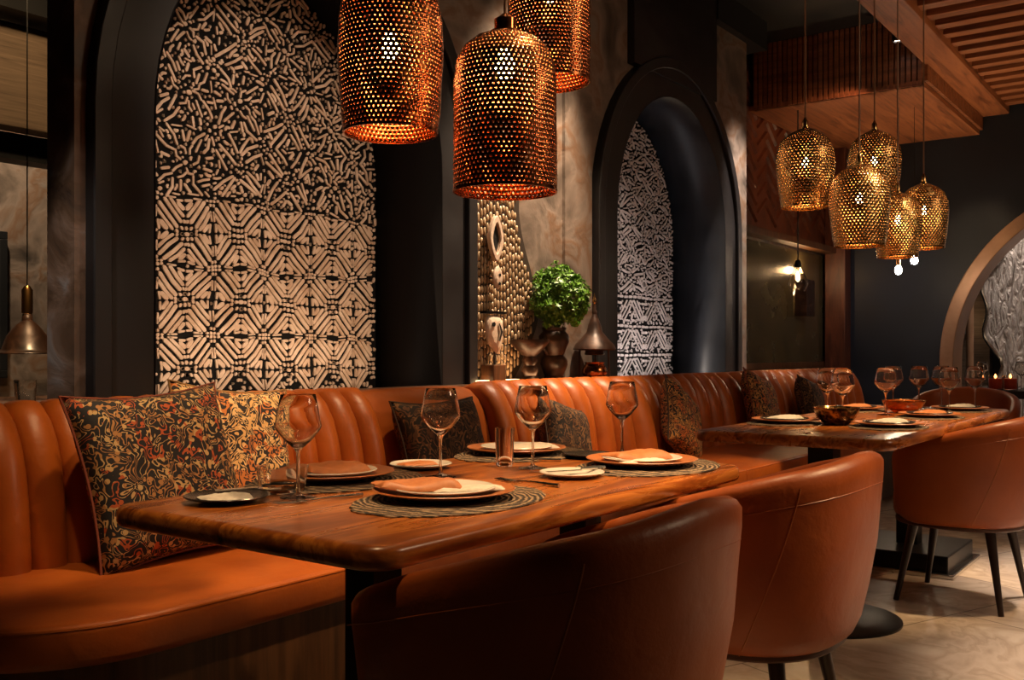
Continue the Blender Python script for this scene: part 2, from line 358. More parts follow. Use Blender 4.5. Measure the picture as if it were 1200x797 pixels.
def screen(name,label,k,tw,th_,y,mat,kinds,zmix,seed,amp,fill=60000):
    uc,a,zs,h,fw=NICHES[k]; r=random.Random(seed)
    root=thing(name,label,'wall screen',(0,0,0))
    bp=[(x,z) for x,z in nb[k][0]]
    n=len(bp); MB().add([(x,y,z) for x,z in bp]+[(x,y+.02,z) for x,z in bp],[tuple(range(n)),tuple(range(n,2*n))[::-1]]+[(i,(i+1)%n,n+(i+1)%n,n+i) for i in range(n)]).build('backing_board',M['panel_back'],root,smooth=False)
    mb=MB(); occ=set(); G=.0045
    def cells(q,w):
        out=set()
        for (x0,z0),(x1,z1) in zip(q[:-1],q[1:]):
            L=math.dist((x0,z0),(x1,z1)); m=max(1,int(L/G))
            for k_ in range(m+1):
                cx_=x0+(x1-x0)*k_/m; cz_=z0+(z1-z0)*k_/m; rr_=int(w/G+.5)
                for a_ in range(-rr_,rr_+1):
                    for b_ in range(-rr_,rr_+1):
                        if a_*a_+b_*b_<=rr_*rr_+.5: out.add((int(cx_/G)+a_,int(cz_/G)+b_))
        return out
    def put(q,w,wf,tol,gap=.006):
        qq=[wf(*p) for p in q]
        c=cells(qq,w+gap)
        if len(c&occ)>tol*len(c): return False
        occ.update(cells(qq,w)); stroke(mb,q,w,y,.012,wf); return True
    def mk(am):
        def warp(x,z):
            v=noise.noise_vector(Vector((x*5.5+seed,z*5.5,seed*1.7)))
            v2=noise.noise_vector(Vector((x*17+seed,z*17,seed*2.1)))
            return (x+am*(v.x*.9+v2.x*.35), z+am*(v.y*.9+v2.y*.35))
        return warp
    nx=int(2*a/tw)+2; z=SILL-.02; row=0
    while z<zs+h:
        for i in range(-1,nx):
            cx=uc-a+.02+tw*(i+.5); cz=z+th_/2
            t=min(1,max(0,(cz-zmix)/.35)); 
            if r.random()>t: kd=kinds[0]
            else: kd=r.choice((0,1,1))
            t=min(1,max(0,t+r.uniform(-.15,.15)))
            am=amp[0]+(amp[1]-amp[0])*t
            w_=mk(am); rot=0
            for pts,w in tile_motif(kd,r):
                if t>.5 and r.random()<.10: continue
                ws=w*tw*(.95+.25*r.random())
                q=[(cx+p[0]*tw,cz+p[1]*th_) for p in pts]
                if t>.5:
                    j=.012*tw/.27; dx,dz=r.uniform(-j,j),r.uniform(-j,j); ph=r.uniform(-.35,.35)
                    mx=sum(p[0] for p in q)/len(q); mz=sum(p[1] for p in q)/len(q)
                    q=[(mx+(p[0]-mx)*cos(ph)-(p[1]-mz)*sin(ph)+dx, mz+(p[0]-mx)*sin(ph)+(p[1]-mz)*cos(ph)+dz) for p in q]
                if all(inside_arch(p[0],p[1],uc,a,zs,h,.01) and p[0]-nb_left(k)>.01 for p in q):
                    put(q,ws*(1 if t<.5 else .78),w_,.55 if t<.5 else .12,.004 if t<.5 else .006)
        z+=th_; row+=1
    # small pieces filling what is left open
    idw=lambda a_,b_:(a_,b_)
    for k_ in range(fill):
        x=uc+r.uniform(-a,a); zc=r.uniform(SILL+.01,zs+h)
        t=min(1,max(0,(zc-zmix)/.35))
        if t<.3 and r.random()<.80: continue
        L=r.choice((.0,.004,.010,.016,.026))*(1 if t>.3 else .5); ph=2*pi*noise.noise(Vector((x*6,zc*6,seed)))+r.uniform(-.4,.4)
        bend=r.uniform(-.006,.006)
        q=[(x-L*cos(ph),zc-L*sin(ph)),(x-bend*sin(ph),zc+bend*cos(ph)),(x+L*cos(ph)+.001,zc+L*sin(ph))]
        if all(inside_arch(p[0],p[1],uc,a,zs,h,.01) for p in q): put(q,r.uniform(.0045,.0066),idw,.0,.0035)
    mb.build('carved_relief',mat,root,smooth=False)
    return root
def nb_left(k): return nb[k][0][0][0]
screen('carved_screen','tall arched screen of tan cross-and-diamond carving on black, behind the nearest cushions',0,.262,.275,V_W+.385,M['plaster'],(0,),1.50,3,(.018,.032))
screen('carved_screen','narrow-looking arched screen of pale carving in triangle bands, right of the green plant',1,.36,.20,V_W+.385,M['plaster_pale'],(2,),1.32,9,(.007,.024))

# ledge behind the banquette
struct(MB().box(1.70,2.80,.80,7.04,V_W-.001,.895).build('trim_9',M['veneer'],smooth=False,bevel=.004))
tag(MB().box(3.66,2.86,.896,3.98,2.90,.912).build('light_bar',M['led'],smooth=False,bevel=.003),'slim glowing warm light bar on the ledge below the lattice carving','light bar')

# recessed bay beyond the stone wall
struct(MB().box(7.04,3.30,0,10.1,3.45,CEIL).build('wall_left',M['stone'],smooth=False))
struct(MB().box(7.0,V_W+.14,0,7.04,3.3,CEIL).build('trim_10',M['stone'],smooth=False))
# red-brown zigzag panel
zz=MB().box(7.1,3.27,2.12,9.78,3.299,3.5)
nx=6; sp=2.68/nx
for i in range(nx):
    for j in range(8):
        z0=2.15+j*.145; x0=7.1+i*sp
        for s in (0,1):
            xa=x0+sp*.5*s; za=z0 if s==0 else z0+.16; zb=z0+.16 if s==0 else z0
            zz.add([(xa,3.269,za),(xa+sp*.5,3.269,zb),(xa+sp*.5,3.269,zb+.085),(xa,3.269,za+.085),(xa,3.248,za+.012),(xa+sp*.5,3.248,zb+.012),(xa+sp*.5,3.248,zb+.073),(xa,3.248,za+.073)],
                   [(4,5,6,7),(0,1,5,4),(3,7,6,2)])
tag(zz.build('zigzag_wall_panel',M['red_wood'],smooth=False),'red-brown carved zigzag panel high on the wall behind the gold pendants','wall panel')
tag(MB().box(7.1,3.14,2.02,9.76,3.26,2.08).build('wall_shelf',M['veneer'],smooth=False,bevel=.004),'long thin wooden wall shelf under the zigzag panel','shelf')
olive=noisy('olive',[(.3,(.05,.038,.018)),(.7,(.085,.065,.03))],(3,3,3),3,0,(.2,.3),0,.1)
mr=thing('bronzed_wall_mirror','dim olive-bronze mirror panel behind the wall lantern','mirror')
MB().box(7.12,3.28,.95,9.74,3.298,2.0).build('mirror_glass',olive,mr,smooth=False)
f=MB(); f.box(7.08,3.26,.9,9.78,3.299,.95); f.box(7.08,3.26,1.0,7.12,3.299,2.0); f.build('mirror_frame',M['veneer'],mr,smooth=False)
struct(MB().box(9.72,3.05,0,U_END,3.25,3.06).build('trim_11',M['red_wood'],smooth=False,bevel=.006))

# end wall with the round arch
cv,cz,R=.57,.95,1.62
ew=MB(); X0,X1=U_END,U_END+.22
pts=[(cv-R*cos(pi*i/40),cz+R*sin(pi*i/40)) for i in range(41)]
ew.box(X0,-4,0,X1,cv-R,CEIL); ew.box(X0,cv+R,0,X1,7.2,CEIL)
for (a0,b0),(a1,b1) in zip(pts[:-1],pts[1:]):
    ew.add([(X0,a0,b0),(X0,a1,b1),(X0,a1,CEIL),(X0,a0,CEIL),(X1,a0,b0),(X1,a1,b1),(X1,a1,CEIL),(X1,a0,CEIL)],[(0,1,2,3),(4,7,6,5),(0,4,5,1)])
struct(ew.build('wall_back',M['navy'],smooth=False))
def arcring(r): return [(cv-r,0)]+[(cv-r*cos(pi*i/48),cz+r*sin(pi*i/48)) for i in range(49)]+[(cv+r,0)]
o_=arcring(R+.02); i_=arcring(R-.10); n=len(o_)
rim=MB().add([(X0-.05,a,b) for a,b in o_]+[(X0-.05,a,b) for a,b in i_]+[(X1+.12,a,b) for a,b in i_]+[(X1+.12,a,b) for a,b in o_],
   [(s*n+j,s*n+j+1,((s+1)%4)*n+j+1,((s+1)%4)*n+j) for s in range(4) for j in range(n-1)])
tan=noisy('tan_rim',[(.3,(.30,.16,.09)),(.7,(.44,.26,.16))],(5,5,5),3,0,(.3,.4),.3,.1)
struct(rim.build('trim_12',tan,ang=30,bevel=.008))
# room through the arch
struct(MB().box(12.4,-4,0,12.5,7.2,CEIL).build('wall_far',M['frame_black'],smooth=False))
wv=[]; 
for i in range(41):
    z=.3+3.0*i/40; wv.append((1.98+.07*sin(z*5.2)+.05*sin(z*11+1)-.06*max(0,z-1.8),z))
k=len(wv); rp=MB().add([(11.0,v,z) for v,z in wv]+[(11.0,-1.5,z) for v,z in wv]+[(11.08,v,z) for v,z in wv]+[(11.08,-1.5,z) for v,z in wv],
   [q for j in range(k-1) for q in ((j,j+1,k+j+1,k+j),(j,2*k+j,2*k+j+1,j+1),(2*k+j,3*k+j,3*k+j+1,2*k+j+1))])
tag(rp.build('rippled_glass_wall_art',M['ripple'],smooth=False),'silvery rippled relief sheet with a wavy edge, seen through the round arch','wall art')
ed=MB().tube([(10.98,v,z) for v,z in wv],.018,8)
ed.build('edge_trim',M['steel'],bpy.data.objects['rippled_glass_wall_art'])
cl=thing('slim_column','tall slim tan column standing inside the round arch','column',(10.75,2.12,0))
MB().lathe([(.06,0),(.06,.08),(.035,.1),(.035,3.4)],20).build('shaft',tan,cl)
MB().lathe([(.05,3.4),(.06,3.44),(.06,3.6)],20).build('capital',tan,cl)
tag(MB().box(12.2,2.2,.0,12.38,2.5,3.2).build('wooden_panel',M['left_wood'],smooth=False),'pale upright wooden board deep inside the round arch','panel')
wlp=thing('wall_lamp','tiny glowing lamp deep inside the round arch, above the red candles','lamp',(11.9,2.45,1.30))
MB().lathe([(.02,0),(.035,.02),(.035,.16),(.02,.18)],16).build('lamp_shade',M['led'],wlp)
MB().box(-.02,-.02,-.05,.3,.02,0).build('bracket',M['black_metal'],wlp,smooth=False)

# ------------------------------------------------------------ ceiling build-up
b=MB(); b.box(4.6,1.62,3.22,U_END,1.86,CEIL-.001); 
struct(b.build('trim_13',M['ceiling_wood'],smooth=False,bevel=.004))
sl=MB()
i=0
u=4.75
while u<U_END-.1:
    sl.box(u,-3.2,3.27,u+.105,1.62,3.36); u+=.235
struct(sl.build('trim_14',M['slat_wood'],smooth=False,bevel=.003))
struct(MB().box(4.6,-3.4,3.52,U_END,1.62,CEIL-.001).build('trim_15',M['red_wood'],smooth=False))
# dropped bulkhead with wooden soffit and slatted fascia
struct(MB().box(7.8,1.87,3.06,U_END,3.25,3.10).build('trim_16',M['ceiling_wood'],smooth=False))
fs=MB(); rr=random.Random(4)
y=1.87
while y<3.2: fs.box(7.8-.01*rr.random(),y,3.06-.0,7.84,y+.032,CEIL-.002); y+=.042
u=7.84
while u<U_END-.02: fs.box(u,1.84,3.10,u+.034,1.868,CEIL-.002); u+=.044
struct(fs.build('trim_17',M['slat_wood'],smooth=False,bevel=.002))
struct(MB().box(7.845,1.88,3.11,U_END-.01,3.24,CEIL-.003).build('trim_18',M['black'],smooth=False))

# downlight and track spots
def spot_fixture(label,loc,tilt,hot=False,stem=.12):
    t=thing('ceiling_spotlight',label,'spotlight',loc)
    MB().lathe([(.03,.0),(.036,.01),(.036,.09),(.02,.11)],20,cap0=False).build('housing',M['black_metal'],t,solid=.003)
    MB().lathe([(.0,.012),(.026,.012),(.026,.02)],20).build('lens',M['spot_hot' if hot else 'spot_glow'],t)
    MB().tube([(0,0,.11),(0,0,.11+stem)],.006).build('stem',M['black_metal'],t)
    t.rotation_euler=tilt; return t
spot_fixture('small round downlight under the black ceiling, above the right-hand gold pendants',(7.6,2.0,3.36),(0,0,0),stem=.13)

# --------------------------------------------------------------- side room (left)
struct(MB().box(-1,6.4,0,8,6.5,CEIL).build('wall_side',M['stone'],smooth=False))
struct(MB().box(0.5,5.1,2.22,4.5,5.25,2.76).build('trim_19',M['left_wood'],smooth=False,bevel=.01))
struct(MB().box(0.5,4.95,2.78,4.5,5.3,2.92).build('trim_20',M['black'],smooth=False))
struct(MB().box(0.5,5.25,2.08,4.5,5.4,2.22).build('trim_21',M['black'],smooth=False))
ph=thing('picture_frame','tall dark framed picture at the left edge, on the stone wall of the side room','picture',(2.83,6.38,-.10))
f=MB(); 
for (a0,b0,a1,b1) in ((-.35,.98,.35,1.03),(-.35,1.87,.35,1.92),(-.35,1.03,-.30,1.87),(.30,1.03,.35,1.87)): f.box(a0,-.04,b0,a1,0.015,b1)
f.build('frame',M['black'],ph,smooth=False,bevel=.004)
MB().box(-.30,-.015,1.03,.30,.01,1.87).build('print',M['veneer'],ph,smooth=False)
lp=thing('dome_pendant_lamp','dark dome pendant with a wide brim on a thin cord, seen through the left passage','pendant lamp',(2.31,4.43,-.14))
MB().lathe([(.02,1.36),(.022,1.33),(.045,1.31),(.085,1.26),(.105,1.20),(.125,1.185),(.135,1.18)],40,cap0=False,cap1=False).build('lamp_shade',M['bronze'],lp,solid=.003)
MB().lathe([(.015,1.36),(.024,1.365),(.024,1.47),(.012,1.49)],20).build('socket',M['brass'],lp)
MB().tube([(0,0,1.49),(0,0,CEIL+.139)],.003).build('cord',M['black'],lp)
MB().lathe([(.0,1.2),(.022,1.205),(.03,1.235),(.02,1.265),(0,1.275)],16).build('bulb',M['spot_glow'],lp)
st=thing('side_room_table','dark table with a pale top in the side room behind the banquette','table',(2.25,4.3,0))
MB().box(-.55,-.5,.80,.55,.5,.83).build('tabletop',M['veneer'],st,smooth=False,bevel=.005)
MB().lathe([(.25,0),(.25,.015),(.04,.03),(.04,.80)],28).build('pedestal',M['black_metal'],st)

# ------------------------------------------------------------------- banquette
bq=thing('banquette','long orange-brown leather wall banquette with fluted back and wooden plinth','banquette seat',(0,0,0))
UE=8.55
PROF=[(2.600,.40),(2.598,.50),(2.603,.58),(2.612,.66),(2.625,.73),(2.645,.79),(2.675,.84),(2.715,.875),(2.76,.89)]
def backrest(ua,ub,n,amp=.034,curve=.05,name='backrest',wob=0):
    sm=12; rings=[]
    cols=[]
    for i in range(n):
        for s in range(sm):
            cols.append(i+(1-cos(pi*s/sm))/2)
    cols.append(n)
    g=[]
    for c in cols:
        t=c-math.floor(c) if c<n else 0
        off=amp*sqrt(max(0,1-(2*t-1)**2)) if c<n else 0
        if n==1: off=.02*sqrt(max(0,1-(2*c-1)**4)) if c<1 else 0
        x=ua+(ub-ua)*c/n; q=2*(c/n)-1; cur=-curve*q*q*(1 if q>0 else .45)
        col=[]
        for j,(v,z) in enumerate(PROF):
            a=PROF[max(j-1,0)]; b=PROF[min(j+1,len(PROF)-1)]; dv,dz=b[0]-a[0],b[1]-a[1]; l=sqrt(dv*dv+dz*dz)
            nv,nz=-dz/l,dv/l; k=1 if j<len(PROF)-1 else .55
            fade=cur*(1-.45*j/(len(PROF)-1))
            col.append((x,v+nv*off*k+fade,z+nz*off*k))
        col.append((x,2.80,.885)); col.append((x,2.80,.40))
        g.append(col)
    mb=MB().loops(g)
    return mb.build(name,M['leather'],bq,ang=75)
backrest(.85,2.68,18,.046,.06)
backrest(2.68,3.40,1,.02,.01)
backrest(3.40,4.66,9,.052,.15)
backrest(4.66,6.15,11,.048,.16)
backrest(6.15,7.45,9,.048,.15)
backrest(7.45,UE,8,.044,.08)
# seat cushions : rounded front edge with welt
def seat_poly(u0,u1,vf,vb,r0,r1,n=12):
    p=[]
    if r0:
        for i in range(n+1):
            a=pi+pi/2*i/n; p.append((u0+r0+r0*cos(a),vf+r0*1.0+r0*sin(a)))
    else: p.append((u0,vf))
    if r1:
        for i in range(n+1):
            a=-pi/2+pi/2*i/n; p.append((u1-r1+r1*cos(a),vf+r1+r1*sin(a)))
    else: p.append((u1,vf))
    p+= [(u1,vb),(u0,vb)]
    return p
def inset(poly,d):
    n=len(poly); out=[]
    for i in range(n):
        ax,ay=poly[i-1]; bx,by=poly[i]; cx,cy=poly[(i+1)%n]
        d1=Vector((bx-ax,by-ay)); d2=Vector((cx-bx,cy-by))
        d1.normalize(); d2.normalize()
        nn=Vector((-d1.y-d2.y,d1.x+d2.x)); l=nn.length or 1; nn/=l
        k=1/max(.4,nn.dot(Vector((-d1.y,d1.x))))
        out.append((bx+nn.x*d*k,by+nn.y*d*k))
    return out
def cushion(poly,z0,z1,r=.03,crown=.012):
    mb=MB(); rings=[]
    for a in (0,30,60,90):
        rings.append([(x,y,z0+r-r*cos(radians(a))) for x,y in inset(poly,r*(1-sin(radians(a))))])
    for a in (0,22,45,67,90):
        rings.append([(x,y,z1-r+r*sin(radians(a))) for x,y in inset(poly,r*(1-cos(radians(a))))])
    rings.append([(x,y,z1+crown*.6) for x,y in inset(poly,r+.06)])
    rings.append([(x,y,z1+crown) for x,y in inset(poly,r+.16)])
    return mb.loops(rings)
cuts=[.93,4.66,UE-.02]
for i in range(2):
    P_=seat_poly(cuts[i]+.002,cuts[i+1]-.002,1.95,2.66,.40 if i==0 else 0,.0 if i==0 else .25)
    cs=cushion(P_,.365,.463,.022,.007).build('seat_cushion',M['leather'],bq,ang=50)
    w=inset(P_,.006); w=[p for p in w if p[1]<2.6]
    MB().tube([(x,y,.452) for x,y in w],.0055,8).build('welt',M['leather'],cs)
P_=inset(seat_poly(.93,UE-.02,1.95,2.78,.40,.25),.03)
MB().prism(P_,.0,.364).build('plinth',M['veneer'],bq,smooth=True,ang=30)

# ------------------------------------------------------------------- pillows
def pillow(label,loc,size,rot,mat,pip,group='patterned pillows along the banquette',puff=.075):
    root=thing('throw_pillow',label,'pillow',loc,0,group); root.rotation_euler=rot
    n=20; w,h=size
    def pt(i,j,s):
        a=-1+2*i/n; b=-1+2*j/n
        pin=1-.10*(1-abs(a)**2)*abs(b)**3 ; pin2=1-.10*(1-abs(b)**2)*abs(a)**3
        x=a*w/2*pin2; z=b*h/2*pin
        t=((1-a**4)*(1-b**4))**.55
        cr=.006*noise.noise(Vector((a*3+loc[0],b*3,s)))
        return (x,s*(puff*t+cr*t),z)
    mb=MB()
    for s in (-1,1):
        vs=[pt(i,j,s) for j in range(n+1) for i in range(n+1)]
        mb.add(vs,[(j*(n+1)+i,j*(n+1)+i+1,(j+1)*(n+1)+i+1,(j+1)*(n+1)+i) for i in range(n) for j in range(n)])
    mb.build('cover',mat,root,merge=True,ang=80)
    e=[pt(i,0,0) for i in range(n)]+[pt(n,j,0) for j in range(n)]+[pt(n-i,n,0) for i in range(n)]+[pt(0,n-j,0) for j in range(n)]
    e.append(e[0]); MB().tube(e,.0042,6).build('piping',pip,root)
    return root
pip=simple('piping_rust',(.20,.04,.018),.7); pipd=simple('piping_dark',(.05,.025,.012),.7); pipg=simple('piping_gold',(.32,.17,.06),.7)
pillow('dark floral pillow with rust piping at the left end, corner behind the nearest table',(1.66,2.44,.705),(.50,.50),(-.32,-.05,.02),M['fab_dark'],pip)
pillow('cream and gold ornamented pillow leaning against the dark floral one',(1.96,2.50,.715),(.42,.48),(-.30,.10,-.12),M['fab_light'],pipg,puff=.055)
pillow('dark brown satin pillow in the shade, behind the second wine glass from the left',(2.97,2.50,.66),(.50,.42),(-.30,0,0),M['fab_brown'],pipd)
pillow('small black-brown pillow behind the third wine glass from the left',(3.80,2.47,.64),(.36,.36),(-.3,.25,0),M['fab_brown'],pipd)
pillow('gold-speckled pillow tipped on one corner between the two fluted bays, right of the near table',(4.92,2.44,.66),(.40,.40),(-.28,.50,0),M['fab_gold'],pipd)
pillow('gold and black pillow leaning tilted at the left end of the far table',(6.03,2.42,.69),(.45,.45),(-.28,.22,.05),M['fab_gold'],pip)
pillow('dark pillow farthest along the banquette, behind the far table',(7.0,2.44,.67),(.36,.38),(-.28,.2,0),M['fab_brown'],pipd)

# -------------------------------------------------------------------- tables
def rrect(x0,y0,x1,y1,r,n=8):
    p=[]
    for (cx,cy,a0) in ((x1-r,y0+r,-90),(x1-r,y1-r,0),(x0+r,y1-r,90),(x0+r,y0+r,180)):
        for i in range(n+1):
            a=radians(a0+90*i/n); p.append((cx+r*cos(a),cy+r*sin(a)))
    return p
def tabletop(x0,y0,x1,y1,z1,r=.06,mat=None,parent=None):
    P=rrect(x0,y0,x1,y1,r); rings=[]
    for d,z in ((.030,z1-.042),(.010,z1-.041),(.003,z1-.037),(0,z1-.031),(0,z1-.012),(.004,z1-.005),(.011,z1-.001),(.02,z1)):
        rings.append([(x,y,z) for x,y in inset(P,d)])
    return MB().loops(rings).build('tabletop',mat,parent,ang=50)
t1=thing('dining_table','near wooden dining table with rounded corners on black posts','table',(1.78,1.41,0))
tabletop(-.70,-.37,.70,.37,.75,.06,M['table_wood'],t1)
for x in (-.33,.46):
    l=MB().box(x-.042,-.042,.014,x+.042,.042,.70).build('post',M['black_metal'],t1,smooth=False,bevel=.005)
    MB().lathe([(.25,0),(.25,.008),(.235,.014),(.06,.02)],48,x,0).build('base_plate',M['black_metal'],t1)
MB().box(-.5,-.05,.69,.56,.05,.708).build('rail',M['black_metal'],t1,smooth=False,bevel=.003)
t2=thing('dining_table','long far wooden dining table crowded with glasses, beyond the middle chair','table',(4.52,1.29,0))
tabletop(-1.09,-.37,1.16,.37,.75,.06,M['table_wood'],t2)
for x,rr_ in ((-.67,.29),(.60,.0)):
    MB().box(x-.05,-.05,.014,x+.05,.05,.708).build('post',M['black_metal'],t2,smooth=False,bevel=.005)
    if rr_: MB().lathe([(rr_,0),(rr_,.008),(rr_-.02,.014),(.06,.02)],48,x,0).build('base_plate',M['black_metal'],t2)
    else:
        MB().box(x-.27,-.24,.02,x+.27,.24,.10).build('base_plate',M['black_metal'],t2,smooth=False,bevel=.006)
        MB().box(x-.30,-.27,.0,x+.30,.27,.022).build('base_edge',M['steel'],t2,smooth=False,bevel=.004)
t3=thing('service_table','black side table carrying red candles and a decanter at the right edge','table',(8.55,1.25,0))
MB().box(-.55,-.6,.70,.55,.42,.76).build('tabletop',M['black'],t3,smooth=False,bevel=.006)
for x in (-.45,.45):
    for y in (-.5,.34): MB().box(x-.03,y-.03,0,x+.03,y+.03,.70).build('leg',M['black_metal'],t3,smooth=False)

# -------------------------------------------------------------------- chairs
def superr(phi,rx,ry,n=2.5):
    s,c=abs(sin(phi)),abs(cos(phi)); return 1/((s/rx)**n+(c/ry)**n)**(1/n)
def make_chair(label):
    t=thing('tub_chair',label,'chair',(0,0,0),0,'leather tub chairs along the aisle')
    RX,RY=.335,.335; A=radians(128); NN=52
    def H(phi): return .575+.23*((1+cos(phi))/2)**.75
    OUT=[(.74,.338),(.80,.350),(.85,.38),(.905,.45),(.96,.54),(.985,.63)]
    def scale_at(z,Hh):
        zz=[(s,.33+(q-.33)*(Hh-.05-.33)/(.63-.33+.05)) for s,q in OUT]+[(1.0,Hh-.05)]
        return zz
    rings=[]
    for i in range(NN+1):
        phi=-A+2*A*i/NN; r=superr(phi,RX,RY); Hh=H(phi)
        d=(sin(phi),-cos(phi)); prof=[]
        for s,z in scale_at(0,Hh): prof.append((r*s,z))
        tw=.058
        for a in (20,50,80,110,140,165): 
            prof.append((r-.028+.030*cos(radians(a)), Hh-.028+.030*sin(radians(a))))
        prof+= [(r-tw,Hh-.06),(r*.985-.064,Hh-.14),(r*.95-.068,.50),(r*.90-.07,.42),(r*.84-.07,.36)]
        e=min(i,NN-i)
        k={0:.45,1:.82,2:.95}.get(e,1)
        cr=sum(p[0] for p in prof)/len(prof); cz_=sum(p[1] for p in prof)/len(prof)
        if k<1:
            # round the arm ends towards the profile's middle line
            prof=[(cr+(a-cr)*k, cz_+(b-cz_)*(1-(1-k)*.25)) for a,b in prof]
        wr=.0035*noise.noise(Vector((phi*3,1.3,.2)))
        rings.append([(d[0]*a,d[1]*a,b+(wr if b>Hh-.06 else 0)) for a,b in prof])
    sh=MB().loops(rings).build('backrest_shell',M['leather_chair'],t,ang=70)
    def on(phi,f,off=.0015):
        Hh=H(phi); r=superr(phi,RX,RY); sc=scale_at(0,Hh); z=.33+(Hh-.03-.33)*f
        for (s0,z0),(s1,z1) in zip(sc[:-1],sc[1:]):
            if z0<=z<=z1: s=s0+(s1-s0)*(z-z0)/(z1-z0); break
        else: s=1.0 if z>sc[-1][1] else sc[0][0]
        q=r*s+off; return (sin(phi)*q,-cos(phi)*q,z)
    for sg in (1,-1):
        MB().tube([on(sg*radians(46+22*(1-f/20)**1.2),.03+.96*f/20,-.0003) for f in range(21)],.0019,6).build('seam',M['seam'],sh)
    MB().tube([on(-A*.96+2*A*.96*i/60,.90,-.0004) for i in range(61)],.0014,6).build('seam',M['leather_chair'],sh)
    # pan and seat
    def ring(sc,z,dy=0): return [(sin(p)*superr(p,RX,RY)*sc,-cos(p)*superr(p,RX,RY)*sc+dy,z) for p in [2*pi*i/48 for i in range(48)]]
    MB().loops([ring(.66,.324),ring(.735,.326),ring(.755,.332),ring(.755,.345),ring(.70,.35)]).build('seat_pan',M['dark_leather'],t)
    MB().loops([ring(.70,.35),ring(.76,.36),ring(.78,.38),ring(.78,.44),ring(.75,.468),ring(.66,.482),ring(.3,.488)]).build('seat_cushion',M['leather_chair'],t)
    for sx in (1,-1):
        for sy in (1,-1):
            a=Vector((sx*.15,sy*.15,.325)); b=Vector((sx*.205,sy*.205,0))
            MB().tube([b,b.lerp(a,.5),a],[.011,.015,.021],12).build('leg',M['leg_wood'],t)
    return t
ch=make_chair('nearest brown leather tub chair, its curved back filling the bottom centre')
ch.location=(1.46,1.0,0); ch.rotation_euler=(0,0,radians(0))
dup(ch,(2.40,1.02,0),radians(0),'brown leather tub chair in the middle, between the near and the far table')
dup(ch,(4.50,.92,0),radians(-4),'brown leather tub chair at the right edge, pulled up to the far table')
dup(ch,(6.5,.62,0),radians(20),'tub chair beyond the far table, mostly hidden, in front of the black side table')
dup(ch,(7.0,1.42,0),radians(95),'tub chair deep behind the far table, showing above the glasses')

# ---------------------------------------------------------------- tableware
TT=.7505
def wine_glass(label,loc,s=1,group=None):
    t=thing('wine_glass',label,'wine glass',loc,0,group)
    MB().lathe([(.0365,0),(.037,.0015),(.02,.004),(.006,.008),(.0045,.012)],32).build('foot',M['glass'],t)
    MB().lathe([(.0045,.012),(.0036,.03),(.0034,.075),(.0045,.093),(.009,.101)],16,cap0=False,cap1=False).build('stem',M['glass'],t)
    o=[(.0045,.098),(.012,.1035),(.028,.118),(.044,.138),(.0475,.1455),(.046,.158),(.041,.185),(.0355,.211)]
    inn=[(.0345,.2105),(.040,.185),(.0448,.158),(.0463,.146),(.0425,.1395),(.027,.121),(.011,.1075),(.001,.106)]
    MB().lathe([(.0005,.0975)]+o+[(.035,.2117)]+inn,40).build('bowl',M['glass'],t)
    t.scale=(s,s,s); return t
g0=wine_glass('wine glass nearest the large pillow, leftmost on the near table',(1.364,1.54,TT),1.0,'wine glasses set on the tables')
G=[((1.79,1.52),'wine glass between the two left place settings, second from the left',1),
   ((2.06,1.44),'wine glass third from the left, beside the clear tumbler',1),
   ((2.50,1.43),'wine glass at the right end of the near table',1)]
for (x,y),l,s in G: dup(g0,(x,y,TT),rnd.random(),l,(s,s,s))
G2=[((4.30,1.36),'leftmost wine glass on the far table, by the hammered bowl'),((4.78,1.31),'wine glass with the tall stem right of the hammered bowl on the far table'),
    ((5.32,1.42),'wine glass just behind the tall-stemmed one on the far table'),((4.52,1.50),'wine glass behind the leftmost one on the far table'),
    ((5.52,1.34),'wine glass in the middle of the far table against the navy wall'),((5.20,1.12),'wine glass standing in front of the amber bowl, on the far table'),
    ((5.62,1.25),'wine glass right of the middle, near the end of the far table'),((5.60,1.08),'last wine glass at the right end of the far table')]
for (x,y),l in G2: dup(g0,(x,y,TT),rnd.random(),l,(1.08,1.08,1.05))
for (x,y,z),l in (((8.12,1.52,.7605),'glass on the black side table left of the red candles'),((8.45,1.30,.7605),'glass behind the red candles on the black side table'),
                  ):
    dup(g0,(x,y,z),rnd.random(),l,(1,1,1))
def tumbler(label,loc,r=.03,h=.10,name='water_tumbler'):
    t=thing(name,label,'tumbler',loc)
    MB().lathe([(r*.80,0),(r*.86,.004),(r,h),(r-.0018,h),(r*.86-.002,.012),(.001,.010)],32).build('vessel',M['glass'],t); return t
tumbler('clear straight tumbler beside the third wine glass',(2.06,1.53,TT),.026,.10)
tumbler('low wide clear bowl-shaped glass beside the folded white napkin, left end of the near table',(1.40,1.63,TT),.055,.055)
tumbler('clear tumbler on the side room table at the far left',(2.13,4.10,.8305),.045,.10)
tumbler('clear tumbler on the side room table, next to the rough pier',(2.40,4.22,.8305),.04,.09)
